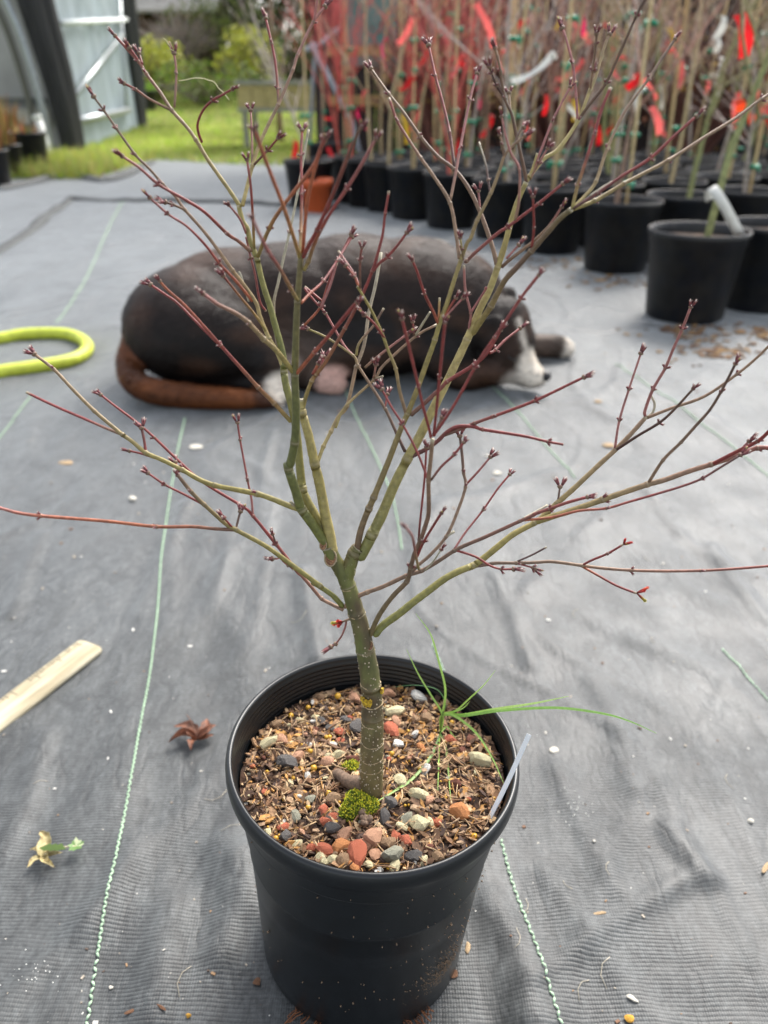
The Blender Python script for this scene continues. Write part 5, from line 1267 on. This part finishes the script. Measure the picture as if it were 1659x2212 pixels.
for i, (x, y, w) in enumerate([(.55,7.75,.75),(1.6,7.8,.8),(2.75,7.75,.85),(3.9,7.8,.8)]):
    bush('twiggy_maple', x, y, w, .45, 1.75, 1300, rc, .05, ['leftmost','second from the left','third from the left','rightmost'][i]+' of the dry leaved maple shrubs in front of the dark shed', group='dry leaved shrubs before the shed', tw=(.2,.09,.07), ntw=110, open_=.05)
gd = [S(62,84,34), S(80,104,40), S(48,66,30), S(96,112,50)]
bush('evergreen_shrub', 3.45, 6.6, .5, .45, 1.9, 2600, gd, .06, 'dark green shrub rising behind the saplings at the right edge', open_=-.1)

# ------------------------------------------------------------------ greenhouse on the left
M_poly = mat('greenhouse_film', S(160,172,180), .4, .2, 2, bump=.8, bscale=3, bdist=.12, trans=.35, stretch=(1,1,.4))
M_polyd = mat('greenhouse_film_grey', S(150,150,148), .5, .15, 1.5, trans=.25)
M_shade = mat('black_shade_cloth', (.035,.035,.037), .8, .35, 8, bump=.8, bscale=20, bdist=.03, stretch=(2,2,.15))
M_steel = mat('galvanised_pipe', S(150,156,158), .35, .15, 10); M_steel.node_tree.nodes['Principled BSDF'].inputs['Metallic'].default_value = .6
gh = thing('greenhouse', (-4.05, 10.7, -.03), 'hoop greenhouse with cloudy film walls and rolled black shade cloth at the left', 'greenhouse')
GO = Vector((-4.05,10.7,-.03))
def gmb(): return MB()
def cloth_col(a, b, r0, r1, name='shade_cloth_roll'):
    mb = MB(); q = catmull([Vector(a)-GO, (Vector(a)*.55+Vector(b)*.45)-GO+Vector((.03,0,0)), Vector(b)-GO], 8); n = len(q); vs = []
    for i, p in enumerate(q):
        r = r0+(r1-r0)*i/(n-1)
        for k in range(28): th = 6.283*k/28; rr = r*(1+.13*math.sin(5*th+i*.15)+.07*math.sin(11*th)); vs.append(p+Vector((rr*math.cos(th), rr*math.sin(th), 0)))
    mb.add(vs, [(i*28+k, i*28+(k+1) % 28, (i+1)*28+(k+1) % 28, (i+1)*28+k) for i in range(n-1) for k in range(28)])
    return mb.build(name, M_shade, gh)
f1 = G(158,322); cloth_col((f1.x, f1.y, -.02), P(62,-60,f1.y-.1), .135, .20)
f2y = 17.0; zf2 = lz(-5.3, f2y)
fA = P(292,222,f2y); fB = P(258,-60,f2y); fA.z = zf2-.05; cloth_col(fA, fB, .14, .22)
# film wall between the two columns, with rail and brace
A0 = Vector((f1.x, f1.y, 0)); A1 = Vector((fA.x, fA.y, 0)); mb = MB(); vs = []; nz_, nx_ = 26, 30
for i in range(nz_+1):
    for k in range(nx_+1):
        p = A0.lerp(A1, k/nx_); z = 3.2*i/nz_-.05; off = .05*mnoise.noise(Vector((k*.35+z*1.4, z*.9, 2)))+.03*math.sin(k*.9+z*2)
        vs.append(p+Vector((off*.7, -off*.6, z))-GO)
W1 = nx_+1; mb.add(vs, [(i*W1+k, i*W1+k+1, (i+1)*W1+k+1, (i+1)*W1+k) for i in range(nz_) for k in range(nx_)]); mb.build('film_wall', M_poly, gh)
d_ = (A1-A0).normalized(); nr = Vector((d_.y, -d_.x, 0))*.09
def onwall(x, y):   # ray meets the wall plane
    r_ = ray(x, y); t = (A0-Vector((0,0,CAM_H))).dot(nr)/r_.dot(nr); return Vector((0,0,CAM_H))+r_*t+nr
def gpipe(name, a, b, r, m=M_steel): mb = MB(); mb.tube([a-GO, (a+b)/2-GO, b-GO], r, 10); mb.build(name, m, gh)
gpipe('wall_rail', onwall(118,50), onwall(262,42), .035, mat('white_rail', S(214,220,220), .5)); gpipe('diagonal_brace', onwall(140,212), onwall(254,75), .035); gpipe('baseboard', onwall(150,262), onwall(268,238), .05)
gpipe('end_post', onwall(262,230), onwall(245,-40), .03)
# near end wall, left of the column
B0 = Vector((f1.x-.15, f1.y+.05, 0)); B1 = Vector((f1.x-4.2, f1.y+.5, 0)); mb = MB(); vs = []
for i in range(14):
    for k in range(20): p = B0.lerp(B1, k/19); off = .05*mnoise.noise(Vector((k*.5, i*.4, 7))); vs.append(p+Vector((0, off, 3.4*i/13-.05))-GO)
mb.add(vs, [(i*20+k, (i+1)*20+k, (i+1)*20+k+1, i*20+k+1) for i in range(13) for k in range(19)]); mb.build('film_wall', M_polyd, gh)
hoop = [P(112,330,f1.y-.35), P(92,240,f1.y-.35), P(68,150,f1.y-.35), P(38,60,f1.y-.35), P(4,-10,f1.y-.35), P(-40,-70,f1.y-.35)]
mb = MB(); mb.tube([p-GO for p in catmull(hoop, 5)], .045, 10); mb.build('hoop_pipe', M_steel, gh)
mb = MB(); mb.tube([p-GO+Vector((-.16,.05,0)) for p in catmull(hoop, 5)], .04, 10); mb.build('hoop_pipe', mat('old_pipe', S(96,96,86), .6), gh)
mb = MB(); mb.box(Vector((f1.x-2.2, f1.y-.1, .55))-GO, (4.0,.08,.08)); mb.build('wall_rail', mat('dark_rail', S(84,88,88), .7), gh, smooth=False)
mb = MB(); mb.box(Vector((f1.x-2.2, f1.y-.05, .38))-GO, (4.0,.06,.16)); mb.build('baseboard', mat('pale_board', S(178,176,168), .7), gh, smooth=False)
# white stub post at its corner
xw, yw = gp(106, 338); t = thing('short_post', (xw, yw, -.02), 'short white post standing at the greenhouse corner by the left pots', 'post'); mb = MB(); mb.tube([(0,0,0),(-.02,0,.16),(-.05,0,.42)], [.05,.05,.045], 12); mb.tube([(-.052,0,.41),(-.055,0,.45)], [.055,.05], 12); mb.build('shaft', mat('white_pvc', S(222,224,218), .4, .08), t)
# black pots at the greenhouse
dg_ = [S(150,110,70), S(120,80,50), S(90,110,50), S(170,90,60), S(180,150,90)]
def landpt(x, y):
    r_ = ray(x, y); t = 8/r_.y
    while t < 400:
        p = Vector((0,0,CAM_H))+r_*t
        if p.z <= lz(p.x, p.y): return p
        t += .05
    return p
def grasspot(px, py, sc, cols, label, h=.35, n=140, blades='reddish'):
    gx_, gy_ = gp(px, py); t = thing('planted_pot', (gx_, gy_, -.01), label, 'planted pot', 'pots at the greenhouse', rot=(0,0,rnd.uniform(0,6))); t.scale = (sc,)*3
    link('pot', ME_pot, t); link('potting_mix', ME_mix, t); mb = MB()
    for k in range(n):
        a = rnd.uniform(0,6.28); rr = rnd.uniform(0,.13); p = Vector((rr*math.cos(a), rr*math.sin(a), .26)); o_ = rnd.uniform(.05,.5); hh = h*rnd.uniform(.4,1)
        q = [p, p+Vector((math.cos(a)*o_*hh*.4, math.sin(a)*o_*hh*.4, hh*.6)), p+Vector((math.cos(a)*o_*hh, math.sin(a)*o_*hh, hh))]; c = rnd.choice(cols)
        mb.ribbon(q, [.010,.008,.002], Vector((-math.sin(a), math.cos(a), 0)), c)
    mb.build('grass_tuft', M_rleaf, t, smooth=False)
grasspot(70, 365, 1.15, dg_, 'black pot nearest the white stub post with short green growth', .12, 90)
grasspot(22, 378, .9, dg_, 'slim black pot left of the larger one, with dry reddish growth', .5, 150)
grasspot(-8, 395, .9, dg_, 'black pot cut by the left edge, with dry straw coloured growth', .45)
grasspot(-20, 352, 1.0, dg_, 'black pot farther back at the left edge, under the greenhouse film', .4)
grasspot(40, 338, 1.0, dg_, 'black pot against the greenhouse baseboard behind the others', .3)
# trough at the foot of the film wall
def trough(px, py, Yd, L_, W2, H2, label, cols, n=500, lh=.2, rz=0, soilz=.9):
    p = G(px, py) if Yd is None else landpt(px, py); z = -.03 if Yd is None else lz(p.x, p.y)-.02
    t = thing('black_tub', (p.x, p.y, z), label, 'tub', rot=(0,0,rz)); mb = MB(); vs = []
    for zz, k in ((0,.86),(H2*.92,1),(H2*.92,1.05),(H2,1.05),(H2,.98),(H2*.8,.95)):
        for j in range(24): a = 6.283*j/24; ca, sa = math.cos(a), math.sin(a); vs.append((math.copysign(abs(ca)**.6, ca)*L_/2*k, math.copysign(abs(sa)**.6, sa)*W2/2*k, zz))
    mb.add(vs, [(i*24+j, i*24+(j+1) % 24, (i+1)*24+(j+1) % 24, (i+1)*24+j) for i in range(5) for j in range(24)]+[tuple(range(120,144))]); mb.build('tub', M_bpot, t)
    mb = MB()
    for k in range(n):
        p = Vector((rnd.uniform(-.45,.45)*L_, rnd.uniform(-.45,.45)*W2, H2*.8)); a = rnd.uniform(0,6.28); hh = lh*rnd.uniform(.4,1.1); q = [p, p+Vector((math.cos(a)*hh*.2, math.sin(a)*hh*.2, hh*.6)), p+Vector((math.cos(a)*hh*.55, math.sin(a)*hh*.55, hh))]
        mb.ribbon(q, [lh*.09,lh*.12,lh*.03], Vector((-math.sin(a), math.cos(a), 0)), rnd.choice(cols))
    mb.build('foliage', M_rleaf, t, smooth=False)
gg = [S(110,150,40), S(140,180,50), S(90,130,40), S(160,190,70)]
trough(205, 288, None, 1.1, .5, .26, 'low black tub with white flecked stems at the foot of the greenhouse film', [S(200,200,180), S(130,110,80), S(120,130,80)], 60, .3, rz=1.9)
trough(298, 238, 15.5, .95, .6, .42, 'round black tub of bright green leaves standing on the lawn beyond the greenhouse', gg, 600, .22)
# blue drum
p = landpt(307,203); t = thing('blue_drum', (p.x, p.y, lz(p.x,p.y)), 'pale blue plastic drum beyond the black tub at the greenhouse end', 'drum'); mb = MB(); mb.lathe([(.001,0),(.2,0),(.22,.06),(.225,.25),(.22,.42),(.2,.50),(.19,.52),(.001,.52)], 28)
for zz in (.14,.38): mb.lathe([(.222,zz-.02),(.232,zz),(.222,zz+.02)], 28)
mb.build('drum', mat('blue_plastic', S(96,168,206), .45, .1, 6), t); mb = MB(); mb.lathe([(.001,.54),(.1,.535),(.19,.52),(.2,.49)], 24); mb.build('lid', mat('white_lid', S(225,228,226), .5), t)

# ------------------------------------------------------------------ raised bench on the lawn
bn = P(632,290,11.2); bench = thing('raised_planter', (bn.x+.1, 11.3, lz(bn.x, 11.3)), 'long raised wooden planter bench with pale slats on the lawn', 'planter'); BO = Vector(bench.location)
M_slat = mat('pale_slat', S(186,170,120), .8, .2, 8, stretch=(1,1,3)); M_gr = mat('grey_frame', S(150,150,138), .7, .15, 6)
ztop = P(630,172,11.2).z-BO.z; zbot = P(630,238,11.2).z-BO.z; LB = (P(765,200,11.2).x-P(500,200,11.2).x); ns = 9
for side in (0, .9):
    for nm, z, h in (('frame_rail', ztop-.03, .06), ('frame_rail', zbot, .05)):
        mb = MB(); mb.box((0, side, z), (LB+.06, .05, h)); mb.build(nm, M_gr, bench, smooth=False)
    for k in range(ns):
        w = LB/ns; mb = MB(); mb.box((-LB/2+w*(k+.5), side+.02, (ztop+zbot)/2-.01), (w*.94, .02, ztop-zbot-.06)); mb.build('slat', M_slat, bench, smooth=False)
for sx_ in (-1, 1):
    mb = MB(); mb.box((sx_*LB/2, .45, (ztop+zbot)/2), (.03, .86, ztop-zbot)); mb.build('end_panel', M_slat, bench, smooth=False)
    for sy_ in (.03, .87): mb = MB(); mb.box((sx_*(LB/2-.06), sy_, zbot/2), (.07,.07,zbot)); mb.build('leg', M_gr, bench, smooth=False)
mb = MB(); mb.box((0,.45,ztop-.12), (LB-.06,.84,.04)); mb.build('planting_soil', M_mix, bench, smooth=False)
# leaning pale pipe stand
a_, b_ = P(672,92,7.6), P(760,262,7.6); t = thing('pipe_stand', (b_.x, b_.y, -.02), 'pale metal pipe stand leaning among the far pots', 'pipe stand'); TO = Vector(t.location); mS = mat('chalky_metal', S(170,176,184), .5, .2, 20)
mb = MB(); mb.tube([a_-TO, (a_+b_)/2-TO, b_-TO, Vector((.12,0,.0))], .022, 8); mb.build('long_pipe', mS, t)
mb = MB(); mb.tube([P(660,108,7.6)-TO, P(690,98,7.6)-TO, P(735,60,7.5)-TO], .02, 8); mb.build('cross_pipe', mS, t); mb = MB(); mb.tube([P(683,112,7.6)-TO, P(678,150,7.7)-TO, Vector((-.42,.1,0))], .016, 8); mb.build('leg', mS, t)

# ------------------------------------------------------------------ lawn blades
rs = np.random.RandomState(3)
def lawn(name, n, xr, yr, h, w, cols, edge=False):
    x = rs.uniform(*xr, n); y = yr[0]+(yr[1]-yr[0])*rs.rand(n)**1.6
    if edge:
        keep = y > 8.55+.35*np.sin(x*1.7)+.9*np.clip(-x-3.3, -.6, .5)*-1 + .5*np.clip(x+1.5, 0, 3)*.2
        x, y = x[keep], y[keep]; n = len(x)
    z = np.where(y < 10.2, -.012, land_z(x, y)); a = rs.uniform(0, 6.28, n); hh = h*rs.uniform(.4,1.3,n); le = rs.uniform(.1,.7,n)*hh; la = rs.uniform(0,6.28,n); ww = w*rs.uniform(.6,1.3,n)*(1+.05*(y-8))
    v = np.stack([np.stack([x-np.cos(a)*ww, y-np.sin(a)*ww, z], -1), np.stack([x+np.cos(a)*ww, y+np.sin(a)*ww, z], -1), np.stack([x+np.cos(la)*le, y+np.sin(la)*le, z+hh], -1)], 1).reshape(-1, 3)
    me = bpy.data.meshes.new(name); me.vertices.add(3*n); me.vertices.foreach_set('co', v.ravel().astype(np.float32)); me.loops.add(3*n); me.loops.foreach_set('vertex_index', np.arange(3*n, dtype=np.int32)); me.polygons.add(n)
    me.polygons.foreach_set('loop_start', np.arange(0, 3*n, 3, dtype=np.int32)); me.update(); me.validate()
    at = me.color_attributes.new('col', 'FLOAT_COLOR', 'POINT'); pal = np.array(cols); ci = pal[rs.randint(len(pal), size=n)]*(1+.9*vnoise(x*.9, y*.9, 5))[:, None]
    arr = np.ones((3*n, 4), np.float32); arr[:, :3] = np.repeat(ci, 3, 0); at.data.foreach_set('color', arr.ravel()); me.materials.append(M_blade); return link(name, me, None, kind='stuff')
M_blade = mat('lawn_blade', attr='col', rough=.55, trans=.35)
gcol = [S(142,172,52), S(164,192,66), S(118,150,46), S(176,186,96), S(196,190,124), S(150,140,90)]
o = lawn('lawn_grass', 120000, (-9, 3.2), (8.2, 26), .075, .006, gcol, True); o['label'] = 'bright green lawn beyond the cloth'
o = lawn('rough_grass', 5000, (-4.6, -2.6), (7.5, 9.6), .15, .006, gcol+[S(200,180,90)]); 

# ------------------------------------------------------------------ trees, shrubs and the hut far back
def tree(x, y, R_, h, cols, label, seed, n=5200, leaf=.26, kind='evergreen_tree', base=.0, group='trees beyond the lawn'):
    r = random.Random(seed); z0 = lz(x, y); t = thing(kind, (x, y, z0), label, 'tree', group); mt = MB()
    mt.tube([(0,0,-.2),(.05,0,h*.5),(0,.05,h*.9)], [.25*h/7,.16*h/7,.04], 8, [(.09,.06,.045)]*3)
    for k in range(14):
        zz = h*r.uniform(.15,.85); a = r.uniform(0,6.28); L_ = R_*.8*(1-zz/h*.6); mt.tube([(0,0,zz),(math.cos(a)*L_*.6, math.sin(a)*L_*.6, zz+.15*L_),(math.cos(a)*L_, math.sin(a)*L_, zz+.1*L_)], [.07,.04,.015], 5, [(.09,.06,.045)]*3)
    mt.build('trunk', M_stem, t); mb = MB(); cl = []
    for k in range(46): 
        zz = r.random(); a = r.uniform(0,6.28); rr = R_*(1-.62*zz**1.3)*r.uniform(.35,1); cl.append((Vector((rr*math.cos(a), rr*math.sin(a), base+(h-base)*zz)), R_*r.uniform(.22,.42), r.randrange(len(cols))))
    for k in range(n):
        c, s_, ci = cl[r.randrange(len(cl))]; u = Vector((r.gauss(0,1), r.gauss(0,1), r.gauss(0,.8))).normalized()*r.random()**.4; p = c+u*s_
        if p.z < 0: continue
        R = Euler((r.uniform(-1.2,1.2), r.uniform(-1.2,1.2), r.uniform(0,6.28))).to_matrix(); s = leaf*r.uniform(.5,1.3); c2 = cols[ci if r.random() < .7 else r.randrange(len(cols))]
        mb.add([p+R@Vector((-s*.5,0,0)), p+R@Vector((0,-s*.3,s*.08)), p+R@Vector((s*.5,0,0)), p+R@Vector((0,s*.3,s*.08))], [(0,1,2,3)], c2)
    mb.build('crown', M_rleaf, t)
dk = [S(48,60,34), S(62,76,40), S(38,48,30), S(78,88,46)]; md = [S(78,98,44), S(96,112,52), S(60,80,38)]; ol = [S(104,118,52), S(84,98,44), S(126,134,70)]
for i, a in enumerate([(-12.8,31,3.6,8,md,'dark green tree half hidden behind the greenhouse'),(-9.2,30,2.6,7,md,'mid green tree just right of the greenhouse'),(-5.2,33,3.4,9,dk,'dark evergreen right of the hut roof'),(-1.6,31,3.2,8.5,dk,'dark evergreen in the middle behind the planter'),
    (1.8,30,3.0,8,ol,'olive green tree above the far pots'),(5.2,31,3.4,8.5,dk,'dark evergreen hidden mostly by the shed'),(-7.2,38,4,10,dk,'tall dark evergreen behind the hut'),(9.5,30,4,9,md,'green tree beyond the right end of the shed'),(-3.4,41,5,11,dk,'tallest dark evergreen at the back'),(3.5,42,6,12,dk,'wide dark evergreen at the back behind the shed'),(-12,42,6,12,dk,'wide dark evergreen at the back behind the greenhouse')]):
    tree(a[0], a[1], a[2], a[3], a[4], a[5], 100+i)
bush('golden_conifer', P(330,150,22).x, 22, .95, .8, 1.35, 1800, [S(176,180,60), S(150,160,52), S(200,196,90)], .11, 'golden conifer shrub right of the blue drum', z0=0)
bush('golden_conifer', P(540,150,23).x, 23, .95, .8, 1.5, 1800, [S(176,180,60), S(150,160,52), S(200,196,90)], .11, 'golden conifer shrub in the middle of the far lawn edge')
bush('round_shrub', P(440,170,21).x, 21, 1.5, 1, .95, 1500, ol+gg[:1], .10, 'low round green shrub between the two golden conifers'); bush('round_shrub', P(470,110,27).x, 27, 1.8, 1.2, 2.1, 1800, ol, .13, 'tall olive shrub behind the low round one')
bush('round_shrub', P(650,150,24).x, 24, 1.4, 1, 1.6, 1500, md, .12, 'green shrub behind the right half of the planter bench'); bush('bare_shrub', P(385,100,26).x, 26, 1.3, .8, 2.0, 500, [S(150,130,116), S(120,100,90)], .09, 'leafless grey brown shrub below the hut roof', tw=(.3,.25,.22), ntw=160)
hx = P(330,60,29).x; hut = thing('small_hut', (hx, 29, lz(hx,29)), 'small brown hut with a pale roof among the trees', 'hut'); HZ = lz(hx,29)
zr_ = P(330,25,29).z-HZ; mW = mat('hut_board', S(84,66,56), .85, .25, 4, stretch=(1,1,.3))
for k in range(9): mb = MB(); mb.box((-1.6+k*.4, 0, (zr_-.1)/2), (.385,.06,zr_-.1)); mb.build('board', mW, hut, smooth=False)
for sy_ in (-1,1): mb = MB(); mb.box((0, .7+sy_*.75, zr_+.25), (4.4, 1.75, .08), Euler((sy_*-.35,0,0)).to_matrix()); mb.build('roof_slope', mat('pale_roof', S(176,172,164), .7, .15, 3), hut, smooth=False)
mb = MB(); mb.box((.7,-.045,.8), (.6,.03,1.5)); mb.build('door', mat('dark_door', S(44,36,34), .7), hut, smooth=False)
# bare young tree standing beside the planter
bt = thing('bare_tree', (P(590,200,12).x, 12.6, lz(-1.6,12.6)), 'tall leafless pinkish grey tree behind the planter bench', 'tree'); mb = MB(); r = random.Random(4)
def gr(p, d, L_, w, lev):
    q = [p]
    for i in range(4): d = (d+Vector((r.gauss(0,.09), r.gauss(0,.09), .03))).normalized(); q.append(q[-1]+d*L_/4)
    mb.tube(q, [w,w*.85,w*.7,w*.6,w*.45], 6, [(.24,.17,.14)]*5)
    if lev < 3:
        for k in range([7,4,3][lev]): a = r.uniform(0,6.28); i = r.randint(1,4); gr(q[i], (d*.75+Vector((math.cos(a), math.sin(a), .3))*.65).normalized(), L_*.5, w*.45, lev+1)
gr(Vector((0,0,-.1)), Vector((-.03,0,1)), 2.8, .055, 0); mb.build('trunk', M_stem, bt)
